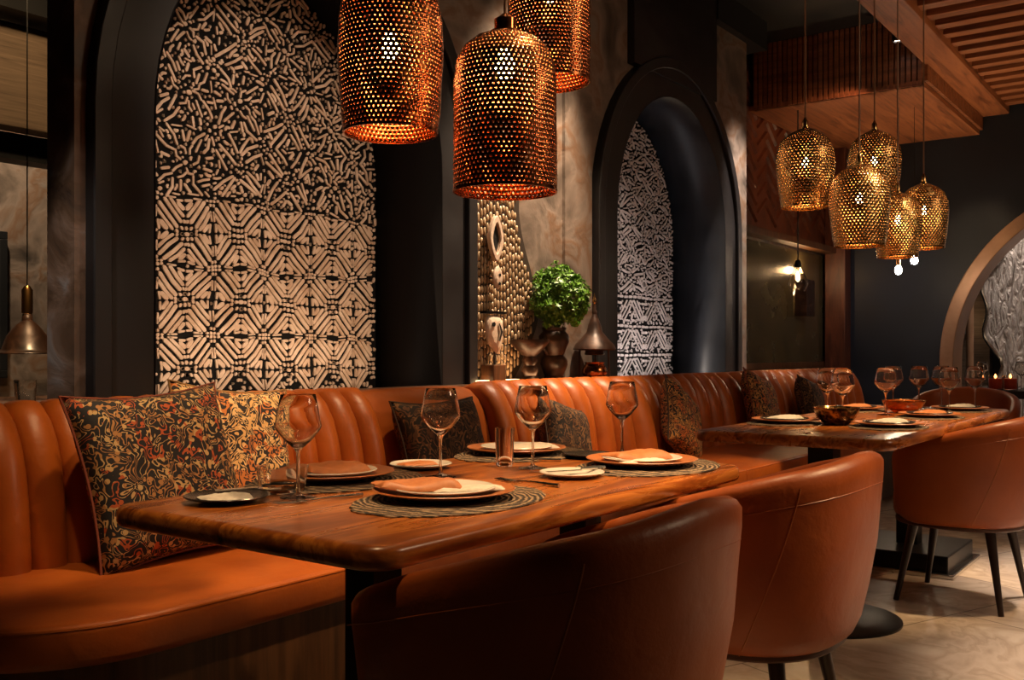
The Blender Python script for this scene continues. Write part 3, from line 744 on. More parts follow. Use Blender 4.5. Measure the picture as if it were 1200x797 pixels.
# plates
def plate_prof(r,h=.02,t=.004):
    return [(r*.55,0),(r*.6,.001),(r*.95,h*.8),(r,h),(r-.002,h+t*.5),(r*.93,h*.85+t*.5),(r*.62,t+.001),(.001,t)]
def plate(name,label,cat,loc,r,mat,h=.018,group=None,tilt=(0,0,0)):
    o=MB().lathe(plate_prof(r,h),48).build(name,mat); o.location=loc; o.rotation_euler=tilt; return tag(o,label,cat,group)
def placemat(label,loc,rx,ry,rz):
    rr=random.Random(int(loc[0]*1000)); mb=MB(); rings=[]
    for k in range(13):
        f=(1-k/13)
        rings.append([((f*rx+(.008*rr.uniform(-1,1) if k==0 else 0))*cos(2*pi*i/72),(f*ry)*sin(2*pi*i/72),.002+.0028*(k%2)) for i in range(72)])
    rings.insert(0,[(x,y,0) for x,y,z in rings[0]])
    o=mb.loops(rings).build('woven_placemat',M['woven']); o.location=loc; o.rotation_euler=(0,0,rz)
    return tag(o,label,'placemat','woven placemats')
def napkin(label,loc,sx,sy,rz,mat,h=.014,name='napkin',curl=.0,grp=None):
    nx,ny=16,10; g=[]
    rr=random.Random(int(loc[0]*999))
    def top(i,j):
        a=-1+2*i/nx; b=-1+2*j/ny
        e=(1-abs(a)**8)*(1-abs(b)**6)
        return (a*sx/2*(1+.05*b),b*sy/2*(1+.08*a*a),.0015+h*e*(.75+.25*sin(a*3+b*2))+curl*max(0,-a)**2+.003*noise.noise(Vector((a*4,b*4,loc[0]))))
    vs=[top(i,j) for j in range(ny+1) for i in range(nx+1)]
    lo=[(x,y,(curl*max(0,-(-1+2*(k%(nx+1))/nx))**2)) for k,(x,y,z) in enumerate(vs)]
    m=(nx+1)*(ny+1)
    fs=[(j*(nx+1)+i,j*(nx+1)+i+1,(j+1)*(nx+1)+i+1,(j+1)*(nx+1)+i) for i in range(nx) for j in range(ny)]
    fs+=[tuple(m+k for k in f[::-1]) for f in fs]
    bd=[i for i in range(nx)]+[j*(nx+1)+nx for j in range(ny)]+[ny*(nx+1)+nx-i for i in range(nx)]+[(ny-j)*(nx+1) for j in range(ny)]
    for a,b in zip(bd,bd[1:]+bd[:1]): fs.append((a,m+a,m+b,b))
    o=MB().add(vs+lo,fs).build(name,mat,ang=60); o.location=loc; o.rotation_euler=(0,0,rz); return tag(o,label,'napkin',grp)
def knife(label,loc,rz,L=.20,name='table_knife'):
    t=thing(name,label,'cutlery',loc,rz,'cutlery on the tables')
    MB().prism([(0,-.008),(L*.52,-.009),(L*.6,-.004),(L*.6,.006),(0,.006)][::1],0,.0018).build('blade',M['steel'],t,smooth=False)
    MB().tube([(L*.58,0,.004),(L*.8,0,.0045),(L,0,.004)],[.003,.0055,.0045],8).build('handle',M['steel'],t); return t
def fork(label,loc,rz,L=.19):
    t=thing('table_fork',label,'cutlery',loc,rz,'cutlery on the tables')
    h=MB()
    for k in range(4): h.tube([(0,-.009+.006*k,.004),(.045,-.009+.006*k,.002)],.0014,6)
    h.lathe([(.001,.0015),(.0115,.0015),(.0115,.0035),(.001,.0035)],16,.055,0)
    h.build('tines',M['steel'],t)
    MB().tube([(.062,0,.003),(.12,0,.005),(L,0,.004)],[.002,.003,.0045],8).build('handle',M['steel'],t); return t
def setting(where,x,y,rz,mat=True,dx=.02):
    z=TT
    if mat: placemat('dark woven placemat '+where,(x,y,z),.235,.17,rz); z+=.0055
    plate('charger_plate','terracotta charger plate '+where,'plate',(x,y+dx,z),.145,M['terracotta'],.016,'terracotta chargers')
    plate('dinner_plate','white plate on the charger '+where.split(',')[0],'plate',(x,y+dx,z+.005),.105,M['white'],.014,'white plates on chargers')
    return z+.010
z=setting('at the near front edge of the near table',1.53,1.27,.05)
napkin('copper-coloured napkin rolled on the plate at the near front edge',(1.50,1.33,z+.003),.18,.07,-.62,M['napkin'],.022,curl=.012)
napkin('narrow cream napkin folded on the plate at the near front edge',(1.56,1.25,z+.002),.15,.05,-.62,M['linen'],.008)
z=setting('at the left rear of the near table, by the first wine glass',1.60,1.67,.1)
napkin('copper-coloured napkin draped on the plate behind the first wine glass',(1.60,1.69,z+.003),.17,.11,-.3,M['napkin'],.022,curl=.01)
z=setting('at the right rear of the near table, behind the third wine glass',2.32,1.66,0)
napkin('pale folded napkin on the plate behind the third wine glass',(2.34,1.65,z+.002),.17,.09,-.4,M['linen'],.012)
z=setting('at the right front of the near table, before the fourth wine glass',2.27,1.22,0)
napkin('copper-coloured napkin on the plate at the right front of the near table',(2.27,1.25,z+.003),.18,.08,-.5,M['napkin'],.022,curl=.01)
napkin('cream napkin roll beside the copper one at the right front of the near table',(2.21,1.20,z+.002),.13,.04,-.5,M['linen'],.008)
plate('side_plate','dark side plate with a folded white napkin, left end of the near table','plate',(1.25,1.62,TT),.085,M['dark_plate'],.012)
napkin('small white napkin folded on the dark side plate at the left end',(1.24,1.61,TT+.007),.10,.07,-.5,M['linen'],.008)
knife('steel knife lying on the dark side plate',(1.25,1.66,TT+.018),-.5,.16)
plate('side_plate','white side plate standing alone near the front right of the near table','plate',(1.98,1.27,TT),.078,M['white'],.012)
knife('steel knife across the lone white side plate',(1.93,1.31,TT+.0125),-.5,.16)
plate('side_plate','small white side plate behind the second wine glass','plate',(1.90,1.68,TT),.08,M['white'],.012)
napkin('small copper napkin on the side plate behind the second wine glass',(1.90,1.69,TT+.007),.10,.05,-.5,M['napkin'],.008)
plate('side_plate','small dark side plate at the far right corner of the near table','plate',(2.36,1.46,TT),.07,M['dark_plate'],.012)
fork('steel fork beside the front placemat, near the table middle',(1.83,1.38,TT),-1.7)
fork('steel fork by the foot of the first wine glass',(1.27,1.50,TT),-.3)
knife('steel knife between the dark side plate and the first wine glass',(1.33,1.72,TT),-.35)
fork('steel fork right of the third wine glass foot',(2.12,1.62,TT),-.9)
knife('steel knife left of the right front placemat',(1.99,1.40,TT),-1.2)
# far table settings
def far_setting(where,x,y,nap,mm=True):
    z=TT
    if mm: placemat('dark woven placemat '+where,(x,y,z),.20,.145,0); z+=.0055
    plate('charger_plate','terracotta charger plate '+where,'plate',(x,y,z),.135,M['terracotta'],.014,'terracotta chargers')
    plate('dinner_plate','dark plate on the charger '+where.split(',')[0],'plate',(x,y,z+.005),.10,M['dark_plate'],.012)
    napkin(nap+' napkin on the plate '+where.split(',')[0],(x,y,z+.014),.16,.07,-.4,M['napkin' if 'copper' in nap else 'linen'],.014)
far_setting('at the left rear of the far table',3.98,1.50,'grey-white')
far_setting('at the left front of the far table',4.02,1.09,'cream')
far_setting('at the front middle of the far table, beside the right-hand chair',4.72,1.10,'copper')
far_setting('at the right front of the far table',5.34,1.10,'cream')
far_setting('at the right rear of the far table',5.05,1.53,'copper')
M['hammered']=noisy('hammered',[(.35,(.03,.018,.010)),(.5,(.14,.07,.025)),(.62,(.50,.30,.10))],(40,40,40),3,0,(.2,.35),.8,.5,.004)
def bowl(name,label,loc,r,h,mat,rimmat):
    t=thing(name,label,'bowl',loc)
    MB().lathe([(r*.45,0),(r*.55,.004),(r*.85,h*.45),(r,h*.9),(r*.985,h),(r*.95,h*.96),(r*.8,h*.45),(r*.45,.012),(.001,.01)],40).build('vessel',mat,t,ang=60)
    MB().lathe([(r*.975,h*.97),(r*1.01,h*.98),(r*1.01,h*1.03),(r*.97,h*1.03),(r*.95,h)],40,cap0=False,cap1=False).build('rim',rimmat,t); return t
bowl('hammered_bowl','dark hammered bowl with a gold rim at the left of the far table',(4.03,1.30,TT),.092,.070,M['hammered'],M['gold'])
bowl('amber_bowl','low amber glass bowl with a golden rim in the middle of the far table',(5.02,1.29,TT),.10,.06,M['amber'],M['gold'])
# side table items
for k,(x,y) in enumerate(((8.10,1.42),(8.17,1.33))):
    c=thing('candle_jar',['left one of two red candle jars glowing on the black side table','right one of two red candle jars glowing on the black side table'][k],'candle',(x,y,.7605),0,'red candle jars')
    MB().lathe([(.048,0),(.052,.004),(.052,.11),(.050,.11),(.048,.006),(.001,.006)],28).build('jar',M['glass'],c)
    MB().lathe([(.046,.008),(.046,.085),(.001,.085)],28).build('wax',M['wax'],c)
    MB().lathe([(.001,.088),(.008,.094),(.010,.103),(.004,.115),(.001,.122)],12).build('flame',M['flame'],c)
d=thing('glass_decanter','clear glass decanter on the black side table at the right edge','decanter',(8.35,1.10,.7605))
MB().lathe([(.07,0),(.085,.01),(.088,.05),(.06,.11),(.022,.15),(.020,.23),(.03,.25),(.028,.25),(.018,.23),(.02,.152),(.057,.108),(.084,.05),(.08,.014),(.001,.006)],32).build('vessel',M['glass'],d)
for k in range(3): plate('stacked_plate','%s plate of the small stack on the black side table'%['bottom','middle','top'][k],'plate',(8.13,1.12,.7605+.009*k),.10,M['white'],.010,'plate stack on the side table')

# ---------------------------------------------------------------- perforated shades
def perforated(prof,n,rows,hole,mat,parent,name='lamp_shade',thick=.0016,dent=.0):
    # arc-length resample
    L=[0]
    for a,b in zip(prof[:-1],prof[1:]): L.append(L[-1]+math.dist(a,b))
    def at(s):
        s=min(max(s,0),L[-1]-1e-9)
        for k in range(len(L)-1):
            if s<=L[k+1]:
                t=(s-L[k])/(L[k+1]-L[k]); return (prof[k][0]+(prof[k+1][0]-prof[k][0])*t, prof[k][1]+(prof[k+1][1]-prof[k][1])*t)
        return prof[-1]
    def pos(i,row):
        r,z=at(L[-1]*row/rows); a=2*pi*i/(2*n)
        r+=dent*noise.noise(Vector((cos(a)*3,sin(a)*3,z*14)))
        return (r*cos(a),r*sin(a),z)
    vid={}; vs=[]; fs=[]
    def V(i,row):
        i=i%(2*n); k=(i,row)
        if k not in vid: vid[k]=len(vs); vs.append(pos(i,row))
        return vid[k]
    for j in range(rows):
        for c in range(n):
            i0=2*c+(j%2)
            o=[V(i0,j),V(i0+1,j),V(i0+2,j),V(i0+2,j+.5),V(i0+2,j+1),V(i0+1,j+1),V(i0,j+1),V(i0,j+.5)]
            base=len(vs); h=hole
            for q in range(8):
                a=radians(-135+45*q); vs.append(pos(i0+1+h*2*cos(a)*.5*1.0*1.0, j+.5+h*sin(a)*1.0*.5*1.0*1.0))
            for q in range(8): fs.append((o[q],o[(q+1)%8],base+(q+1)%8,base+q))
    return MB().add(vs,fs).build(name,mat,parent,ang=60,solid=thick)
def pendant(label,loc,prof,n,rows,hole,mat,top,group,bulbz,bulbmat='bulb',cordtop=CEIL,energy=6,dent=.0018,bs=.026,name='pendant_lamp'):
    """loc z = lower rim ; prof relative"""
    t=thing(name,label,'pendant lamp',loc,rnd.random()*3,group)
    sh=perforated(prof,n,rows,hole,mat,t,dent=dent)
    r0=prof[0][0]
    MB().lathe([(r0-.002,-.003),(r0+.002,-.003),(r0+.0025,.004),(r0-.002,.005)],64,cap0=False,cap1=False).build('rim',mat,sh)
    zt=prof[-1][1]; rt=prof[-1][0]
    MB().lathe([(rt+.003,zt-.006),(rt+.002,zt+.004),(rt*.72,zt+.008),(rt*.72,zt+.034),(rt*.4,zt+.042),(.004,zt+.05)],32).build('cap',mat,t)
    MB().tube([(0,0,zt+.045),(0,0,cordtop-loc[2]-.012)],.0035,8).build('cord',M['cord'],t)
    MB().lathe([(.018,zt-.07),(.018,zt-.005)],16).build('socket',M['brass'],t) if bulbz<zt-.08 else None
    MB().lathe([(.001,bulbz-bs*1.3),(bs*.7,bulbz-bs*.9),(bs,bulbz),(bs*.7,bulbz+bs*.9),(bs*.4,bulbz+bs*1.6),(.001,bulbz+bs*1.8)],20).build('bulb',M[bulbmat],t)
    MB().lathe([(.05,cordtop-loc[2]-.02),(.05,cordtop-loc[2]-.0005)],28).build('ceiling_rose',M['black_metal'],t)
    l=bpy.data.lights.new('pendant_light','POINT'); l.energy=energy; l.color=(1,.60,.28); l.shadow_soft_size=.03
    lo=bpy.data.objects.new('pendant_light',l); C.objects.link(lo); lo.location=(loc[0],loc[1],loc[2]+bulbz-bs*2.2)
    return t
cop='perforated copper pendants over the near table'
pA=[(.118,0),(.124,.05),(.130,.14),(.133,.22),(.131,.28),(.122,.33),(.105,.37),(.078,.40),(.045,.42)]
pendant('perforated copper barrel pendant nearest the carved screen, leftmost of three',(1.83,1.72,1.605),pA,64,40,.42,M['copper'],0,cop,.215,energy=2.5)
pB=[(.124,0),(.124,.08),(.124,.20),(.123,.27),(.116,.315),(.100,.345),(.075,.365),(.045,.377),(.036,.38)]
pendant('perforated copper bell pendant hanging lowest, in front of the stone wall',(1.90,1.41,1.436),pB,64,38,.42,M['copper'],0,cop,.30,energy=2.5)
pC=[(.122,0),(.124,.10),(.124,.24),(.120,.31),(.104,.35),(.075,.375),(.04,.385)]
pendant('perforated copper cylinder pendant partly behind the lowest one, cut by the top edge',(2.46,1.66,1.865),pC,64,38,.42,M['copper'],0,cop,.27,energy=2.5)
gol='perforated gold pendants over the far table'
gA=[(.105,0),(.115,.06),(.124,.14),(.128,.20),(.124,.25),(.106,.295),(.075,.325),(.035,.345),(.018,.352)]
for (x,y,z,s,l) in ((4.34,1.54,1.70,1.0,'leftmost gold bell pendant over the far table'),
                  (4.24,1.27,1.50,.98,'lowest gold bell pendant, second from the left over the far table'),
                  (5.02,1.43,1.80,1.0,'highest gold pendant, hidden partly behind the second one'),
                  (4.95,1.30,1.51,.88,'gold pendant overlapping the second and the rightmost one'),
                  (5.20,1.24,1.57,.92,'rightmost gold bell pendant with a bright bulb')):
    pf=[(a*s,b*s) for a,b in gA]
    pendant(l,(x,y,z),pf,46,32,.42,M['gold'],0,gol,.20*s,'bulb_far',energy=1.0,bs=.016,dent=.0015)
# spot pair beyond
for (x,y,z,l) in ((8.40,2.20,1.72,'bare glowing bulb on a thin cord below the gold pendants, left of two'),(8.46,2.09,1.80,'bare glowing bulb on a thin cord below the gold pendants, right of two')):
    bb=thing('bare_bulb_pendant',l,'pendant lamp',(x,y,z),0,'bare bulbs by the navy wall')
    MB().lathe([(.001,-.035),(.02,-.028),(.029,-.005),(.024,.02),(.012,.04)],20).build('bulb',M['spot_hot'],bb)
    MB().lathe([(.014,.038),(.016,.05),(.016,.085),(.004,.095)],16).build('socket',M['brass'],bb)
    MB().tube([(0,0,.09),(0,0,3.0595-z)],.0025,6).build('cord',M['black'],bb)
# wall lantern and small pendant near the bronze mirror
wl_=thing('wall_lantern','square copper wall lantern glowing on the olive mirror','wall lamp',(9.05,3.28,1.38))
MB().box(-.11,-.12,0,.11,-.11,.34).build('front_plate',M['bronze'],wl_,smooth=False)
MB().box(-.11,-.11,0,-.10,-.01,.34).build('side_plate',M['bronze'],wl_,smooth=False)
MB().box(.10,-.11,0,.11,-.01,.34).build('side_plate',M['bronze'],wl_,smooth=False)
MB().box(-.03,-.05,.1,.03,-.001,.16).build('bracket',M['black_metal'],wl_,smooth=False)
MB().lathe([(.001,.2),(.02,.21),(.03,.25),(.02,.29),(.001,.3)],16,0,-.055).build('bulb',M['bulb_far'],wl_)
sp_=thing('glass_teardrop_pendant','small clear teardrop pendant on a dark cord in front of the wall lantern','pendant lamp',(8.0,2.9,-.11))
MB().tube([(0,0,1.92),(0,0,3.168)],.006).build('cord',M['black'],sp_)
MB().lathe([(.02,1.92),(.03,1.89),(.03,1.86)],16).build('cap',M['black_metal'],sp_)
MB().lathe([(.03,1.86),(.075,1.76),(.085,1.72),(.06,1.66),(.058,1.66),(.083,1.72),(.073,1.76),(.028,1.86)],24,cap0=False,cap1=False).build('shade',M['glass'],sp_)
MB().lathe([(.001,1.74),(.018,1.76),(.018,1.80),(.001,1.83)],14).build('bulb',M['bulb_far'],sp_)

# -------------------------------------------------------------- art and pots
art=thing('lattice_wall_carving','tall bark-like lattice wall carving of tan cells on dark ground, left of the plant','wall carving')
YA=V_W-.001
def art_in(u,z):
    # silhouette: wide at top, narrowing, widening at the base
    t=(z-.9)/1.35
    l=3.645; r=4.12+.10*sin(t*7)+.05*t
    if t<.25: r-=.12*(.25-t)/.25
    return l<u<r
ab=MB(); zs_=[.9+1.35*i/40 for i in range(41)]
L_=[(3.642,z) for z in zs_]; R_=[(4.14+.10*sin((z-.9)/1.35*7)+.05*(z-.9)/1.35-(.12*(.25-(z-.9)/1.35)/.25 if (z-.9)/1.35<.25 else 0),z) for z in zs_]
ab.add([(a,YA-.015,b) for a,b in L_]+[(a,YA-.015,b) for a,b in R_]+[(a,YA,b) for a,b in L_]+[(a,YA,b) for a,b in R_],[q for i in range(40) for q in ((i,i+1,42+i,41+i),(41+i,42+i,124+i,123+i),(i,82+i,83+i,i+1))])
ab.build('backing',M['art_back'],art,smooth=False)
ce=MB(); r=random.Random(11)
for i in range(24):
    z=.90+(.022 if i%2 else 0)
    while z<2.26:
        H_=.044*r.uniform(.85,1.15); z+=H_
        u=3.66+i*.0245
        du,dz=noise.noise(Vector((u*5,z*3,1)))*.022, noise.noise(Vector((u*4,z*4,5)))*.012
        cu,cz_=u+du,z-H_/2+dz
        if not art_in(cu-.012,cz_) or not art_in(cu+.016,cz_): continue
        w=.0092*r.uniform(.7,1.0); h=H_*.5*r.uniform(.85,1.02)
        poly=[(cu+x*w+.0012*r.uniform(-1,1),cz_+y_*h+.002*r.uniform(-1,1)) for x,y_ in ((.35,-1),(1,-.5),(1,.5),(.35,1),(-.35,1),(-1,.5),(-1,-.5),(-.35,-1))]
        ce.add([(a,YA-.015,b) for a,b in poly]+[(cu+(a-cu)*.82,YA-.021,cz_+(b-cz_)*.86) for a,b in poly]+[(cu+(a-cu)*.4,YA-.023,cz_+(b-cz_)*.4) for a,b in poly],
               [(k,(k+1)%8,8+(k+1)%8,8+k) for k in range(8)]+[(8+k,8+(k+1)%8,16+(k+1)%8,16+k) for k in range(8)]+[tuple(range(16,24))])
ce.build('cells',M['art_cell'],art,ang=60)
# eye-shaped mask ornament
YM=2.885
ey=thing('eye_mask_ornament','eye-shaped pale mask ring with a dark centre, topmost on the lattice carving','mask',(3.81,YM,1.60))
def eyeloop(w,h,n=24): return [(w*cos(2*pi*i/n)*(1-.25*abs(sin(2*pi*i/n))),h*sin(2*pi*i/n)*(1+.12*(abs(sin(2*pi*i/n))**6))) for i in range(n)]
o1=eyeloop(.055,.100); o2=eyeloop(.033,.068); nn=24
MB().add([(x,-.012,z) for x,z in o1]+[(x,-.012,z) for x,z in o2]+[(x,.012,z) for x,z in o2]+[(x,.012,z) for x,z in o1],[(s*nn+i,s*nn+(i+1)%nn,((s+1)%4)*nn+(i+1)%nn,((s+1)%4)*nn+i) for s in range(4) for i in range(nn)]).build('ring',M['pale_wood'],ey,bevel=.004)
MB().add([(x*1.05,.004,z*1.02) for x,z in o2]+[(x*1.05,.014,z*1.02) for x,z in o2],[tuple(range(24)),tuple(range(24,48))]+[(i,(i+1)%24,24+(i+1)%24,24+i) for i in range(24)]).build('centre',M['black'],ey,smooth=False)
MB().tube([(0,.012,0),(0,.045,0)],.004).build('pin',M['black_metal'],ey)
td=thing('teardrop_mask_ornament','small pale teardrop mask with two dark holes, under the eye-shaped ring','mask',(3.82,YM,1.41))
tp=[(.0,.07),(.027,.04),(.042,.0),(.03,-.04),(.0,-.066),(-.03,-.04),(-.042,0),(-.027,.04)]
MB().add([(x,-.008,z) for x,z in tp]+[(x*.7,-.02,z*.7) for x,z in tp]+[(x,.008,z) for x,z in tp],[(i,(i+1)%8,8+(i+1)%8,8+i) for i in range(8)]+[tuple(range(8,16)),tuple(range(16,24))]+[(i,(i+1)%8,16+(i+1)%8,16+i) for i in range(8)]).build('face',M['pale_wood'],td,sub=1)
MB().lathe([(.001,0),(.008,0),(.008,.004),(.001,.004)],12,0,0,0).build('hole',M['black'],td).rotation_euler=(pi/2,0,0)
h2=MB().lathe([(.001,0),(.008,0),(.008,.004),(.001,.004)],12,0,0,0).build('hole',M['black'],td); h2.rotation_euler=(pi/2,0,0); h2.location=(0,-.016,-.03)
td.children[-2].location=(0,-.017,.012)
MB().tube([(0,.008,0),(0,.045,0)],.004).build('pin',M['black_metal'],td)
MB().tube([(0,0,.07),(0,0,.10)],.002).build('wire',M['black'],td)
hs=thing('horse_head_sculpture','pale horse-head mask on a metal rod and wooden block, left of the pots','sculpture',(3.78,2.875,.8955))
MB().box(-.05,-.04,0,.05,.04,.09).build('block_base',M['veneer'],hs,smooth=False,bevel=.004)
MB().tube([(0.01,0,.09),(.01,0,.20)],[.009,.007]).build('rod',M['steel'],hs)
hp=[(-.075,.36),(-.07,.29),(-.04,.25),(.0,.225),(.02,.20),(.05,.215),(.065,.27),(.072,.33),(.075,.385),(.03,.40),(-.03,.40),(-.07,.395)]
hp=[(x*.9,z-.068) for x,z in hp]
n=len(hp); mx=sum(p[0] for p in hp)/n; mz=sum(p[1] for p in hp)/n
MB().add([(x,-.006,z) for x,z in hp]+[(mx+(x-mx)*.75,-.028,mz+(z-mz)*.78) for x,z in hp]+[(x,.012,z) for x,z in hp],[(i,(i+1)%n,n+(i+1)%n,n+i) for i in range(n)]+[tuple(range(n,2*n)),tuple(range(2*n,3*n))]+[(i,(i+1)%n,2*n+(i+1)%n,2*n+i) for i in range(n)]).build('head',M['pale_wood'],hs,sub=1)
MB().box(-.08,-.02,.337,.08,.02,.349).build('top_bar',M['black_metal'],hs,smooth=False)
eyo=MB().lathe([(.001,0),(.011,0),(.011,.006),(.001,.006)],14).build('eye',M['black'],hs); eyo.rotation_euler=(pi/2,0,0); eyo.location=(-.032,-.024,.285)
MB().tube([(.005,-.03,.29),(.018,-.034,.25),(.0,-.034,.205)],[.004,.009,.006],8).build('muzzle_ridge',M['steel'],hs)

Z0=.8955
ur=thing('bronze_urn','dark bronze two-tiered urn holding the green plant','planter',(4.27,2.85,Z0))
MB().lathe([(.05,0),(.058,.01),(.05,.03),(.062,.06),(.072,.09),(.066,.12),(.05,.135),(.06,.16),(.078,.20),(.080,.235),(.06,.26),(.066,.28),(.06,.28),(.05,.25),(.001,.24)],40).build('vessel',M['bronze'],ur,ang=50)
for sx in (1,-1): MB().tube([(sx*.06,0,.14),(sx*.095,0,.17),(sx*.10,0,.21),(sx*.075,0,.235)],.008,8).build('handle',M['bronze'],ur)
MB().lathe([(.001,.262),(.055,.262),(.055,.268),(.001,.27)],24).build('soil',M['soil'],ur)
pl=thing('green_herb_plant','bushy round bright green plant growing from the bronze urn','plant',(4.26,2.80,Z0+.262))
st_=MB(); r=random.Random(5)
for k in range(26):
    a=r.uniform(0,2*pi); e=r.uniform(.1,1); rr_=.12
    st_.tube([(0+.02*cos(a),.06+.02*sin(a),-.01),(rr_*.5*cos(a)*e,.05+rr_*.4*sin(a)*e,.08),(rr_*cos(a)*e,.02+rr_*.8*sin(a)*e,.16)],.0018,5)
st_.build('stems',M['leaf'],pl)
lf=MB()
for k in range(2900):
    a=r.uniform(0,2*pi); ct=r.uniform(-.85,1); s_=sqrt(1-ct*ct); rad=r.uniform(.55,1)**.5
    bl=1+.34*noise.noise(Vector((cos(a)*s_*2.6,sin(a)*s_*2.6,ct*2.6)))
    c=Vector((.185*bl*rad*s_*cos(a), .125*bl*rad*s_*sin(a), .165+.165*bl*rad*ct))
    nrm=(Vector((s_*cos(a),s_*sin(a),ct))+Vector((r.gauss(0,.5),r.gauss(0,.5),r.gauss(0,.5)+.3))).normalized()
    t_=nrm.cross(Vector((r.random()-.5,r.random()-.5,r.random()-.5))).normalized(); b_=nrm.cross(t_); S=r.uniform(.010,.019)
    ps=[c-t_*S*.9, c+b_*S*.55-t_*S*.2+nrm*S*.25, c+t_*S*.35+b_*S*.95+nrm*S*.1, c+t_*S*.3+b_*S*.25, c+t_*S*1.1, c+t_*S*.3-b_*S*.25, c+t_*S*.35-b_*S*.95+nrm*S*.1, c-b_*S*.55-t_*S*.2+nrm*S*.25]
    lf.add(ps,[(0,1,2,3),(0,3,4,5),(0,5,6,7)])
lf.build('foliage',M['leaf'],pl,smooth=False)
fb=thing('flared_bronze_goblet','flared dark bronze bowl on a stacked foot, left of the urn','vessel',(4.05,2.85,Z0))
MB().lathe([(.05,0),(.055,.012),(.035,.03),(.045,.06),(.03,.085),(.04,.11),(.03,.13),(.07,.165),(.098,.20),(.10,.215),(.09,.212),(.06,.18),(.001,.165)],36).build('vessel',M['bronze'],fb,ang=50)
mu=thing('roofed_bronze_vessel','dark vessel with a wide mushroom-like roof, beside the second arch','vessel',(4.61,2.81,Z0))
MB().lathe([(.05,.135),(.055,.14),(.05,.16),(.112,.162),(.118,.168),(.108,.19),(.075,.225),(.045,.26),(.035,.30),(.02,.34),(.012,.36)],40).build('roof',M['bronze'],mu,ang=50)
for k in range(3):
    a=2*pi*k/3+.5; MB().tube([(.095*cos(a),.095*sin(a),0),(.09*cos(a),.09*sin(a),.165)],.006,8).build('support',M['bronze'],mu)
MB().lathe([(.012,.355),(.016,.37),(.010,.385),(.010,.41)],16).build('finial',M['bronze'],mu)
MB().lathe([(.001,.41),(.009,.42),(.012,.435),(.004,.46),(.001,.475)],14).build('glass_tip',M['gold'],mu)
rp_=thing('round_copper_pot','small round copper pot in front of the roofed vessel','pot',(4.66,2.73,.8955))
MB().lathe([(.035,0),(.045,.003),(.068,.03),(.07,.05),(.058,.078),(.05,.086),(.056,.096),(.05,.094),(.046,.086),(.001,.03)],36).build('vessel',M['copper'],rp_,ang=50)
rp_.location=(4.61,2.81,.8955)

# ------------------------------------------------------------------ lights
W=(1,.66,.33)
def spot(loc,tgt,energy,ang=50,blend=.6,col=W,r=.04):
    l=bpy.data.lights.new('spot','SPOT'); l.energy=energy; l.spot_size=radians(ang); l.spot_blend=blend; l.color=col; l.shadow_soft_size=r
    l.shadow_soft_size=max(r,.06); o=bpy.data.objects.new('spot',l); C.objects.link(o); o.location=loc
    o.rotation_euler=(Vector(tgt)-Vector(loc)).to_track_quat('-Z','Y').to_euler(); return o
def area(loc,tgt,energy,sx,sy,col=W):
    l=bpy.data.lights.new('area','AREA'); l.energy=energy; l.shape='RECTANGLE'; l.size=sx; l.size_y=sy; l.color=col
    o=bpy.data.objects.new('area',l); C.objects.link(o); o.location=loc
    o.rotation_euler=(Vector(tgt)-Vector(loc)).to_track_quat('-Z','Y').to_euler(); return o
# table spots
spot((2.5,.9,3.5),(1.85,1.4,.75),360,32,.7)
spot((.9,.9,3.4),(1.3,1.4,.75),120,26,.8)
spot((1.7,1.8,3.5),(1.90,2.40,.5),290,29,.8)
spot((.9,1.4,3.3),(1.28,2.6,.6),110,15,.8)
spot((2.35,1.05,3.5),(2.35,1.15,.6),150,18,.8)
spot((4.4,.1,3.4),(4.5,1.3,.75),520,36,.7)
spot((5.7,1.9,3.4),(5.3,1.2,.75),200,32,.7)
# wall washers on the banquette
for u,e_,an in ((2.3,240,24),(4.0,330,24),(4.40,200,18),(5.65,260,24),(6.9,240,26),(8.0,120,30)):
    spot((u+.55,1.75,3.5),(u,2.65,.66),e_,an,.8)
# stone wall uplight by the lattice
area((3.95,2.86,.93),(4.0,2.93,2.2),.9,.6,.04,(1,.6,.28))
spot((4.2,2.2,3.5),(4.1,2.95,1.8),650,50,.8,(1,.74,.5))
spot((6.7,2.3,3.55),(6.95,2.95,1.9),480,34,.8,(1,.84,.72))
# niche grazing lights
area((2.75,V_W+.10,.90),(2.75,V_W+.385,1.7),4,1.2,.05,(1,.74,.5))
area((5.81,V_W+.10,.90),(5.85,V_W+.385,1.7),4,1.2,.05,(.95,.86,.85))
spot((2.3,1.2,3.5),(2.8,3.33,1.5),190,44,.9,(1,.78,.60))
spot((5.4,1.2,3.5),(5.85,3.33,1.4),240,36,.9,(1,.86,.78))
spot((5.2,1.6,3.45),(6.5,3.1,.9),60,22,.9,(.6,.75,1))
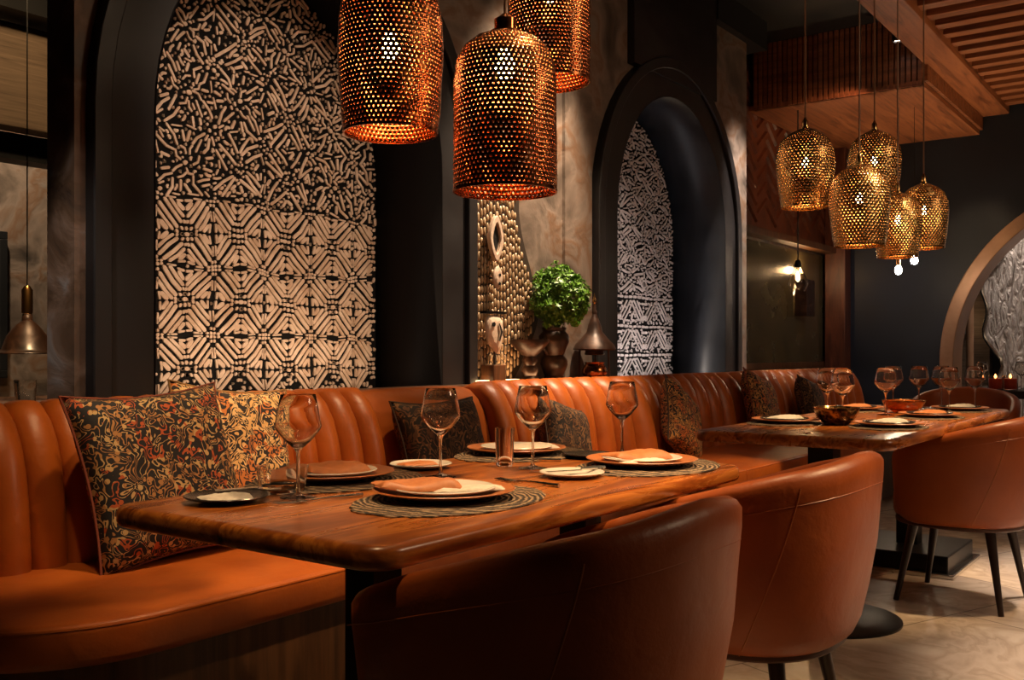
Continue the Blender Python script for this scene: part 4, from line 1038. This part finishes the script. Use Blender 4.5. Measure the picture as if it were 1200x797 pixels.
# aisle / chairs / floor
spot((3.4,-.7,3.5),(2.4,.9,.55),380,30,.8)
spot((2.9,-1.1,3.3),(1.9,.8,.5),190,20,.8)
spot((5.6,-.6,3.5),(4.6,.8,.5),480,34,.8)
spot((3.75,.15,3.5),(3.7,-.05,0),750,34,.7,(1,.76,.54))
spot((5.6,.2,3.2),(5.2,.1,0),800,40,.7,(1,.82,.66))
# added unseen floor spots, standing in for bounce on slats and soffit
spot((7.6,-.6,.06),(8,0.4,3.4),300,80,.9)
spot((9.3,1.9,.06),(8.9,2.1,3.2),130,60,.9)
area((4.3,-2.4,3.2),(2.0,.9,.6),38,1.0,.7,(1,.70,.44))  # added unseen fill, brightens the chairs from the aisle side
# far room
area((10.4,1.5,3.3),(11.0,1.2,1.3),60,1.0,.3,(1,.86,.74))
spot((9.2,1.6,3.0),(9.95,2.0,1.6),40,50,.9)
spot((8.5,2.2,3.0),(9.9,2.9,.7),30,60,.9,(.4,.6,1))
# bronze bay
l=bpy.data.lights.new('lantern','POINT'); l.energy=5; l.color=(1,.6,.28); l.shadow_soft_size=.03
o=bpy.data.objects.new('lantern',l); C.objects.link(o); o.location=(9.05,3.20,1.82)
spot((7.6,2.2,3.0),(8.6,3.3,2.6),16,80,.9,(1,.5,.25))
# side room
spot((2.6,5.62,3.4),(3.1,6.4,1.5),230,80,.9,(1,.76,.5))
spot((2.3,4.4,1.15),(2.9,5.6,.9),10,120,.9)
spot((2.1,3.9,3.2),(2.9,5.1,2.3),80,60,.9)
spot((2.2,3.6,3.3),(2.3,4.2,.8),300,30,.9)
spot((0.9,2.2,3.2),(1.68,3.0,1.2),160,14,.9,(1,.84,.7))
w=bpy.data.worlds.new('w'); bpy.context.scene.world=w; w.use_nodes=True
w.node_tree.nodes['Background'].inputs[0].default_value=(.5,.42,.38,1); w.node_tree.nodes['Background'].inputs[1].default_value=.010

# ------------------------------------------------------------------ camera
cam=bpy.data.cameras.new('camera'); co=bpy.data.objects.new('camera',cam); C.objects.link(co)
co.location=(0,0,1.05); co.rotation_euler=(radians(90),0,math.atan2(.59,.807)-pi/2)
cam.sensor_width=36; cam.lens=36*1150/1200; cam.shift_y=.01125; cam.clip_start=.05
bpy.context.scene.camera=co
vs=bpy.context.scene.view_settings; vs.view_transform='Standard'; vs.look='None'; vs.gamma=1; vs.exposure=0; vs.use_curve_mapping=False
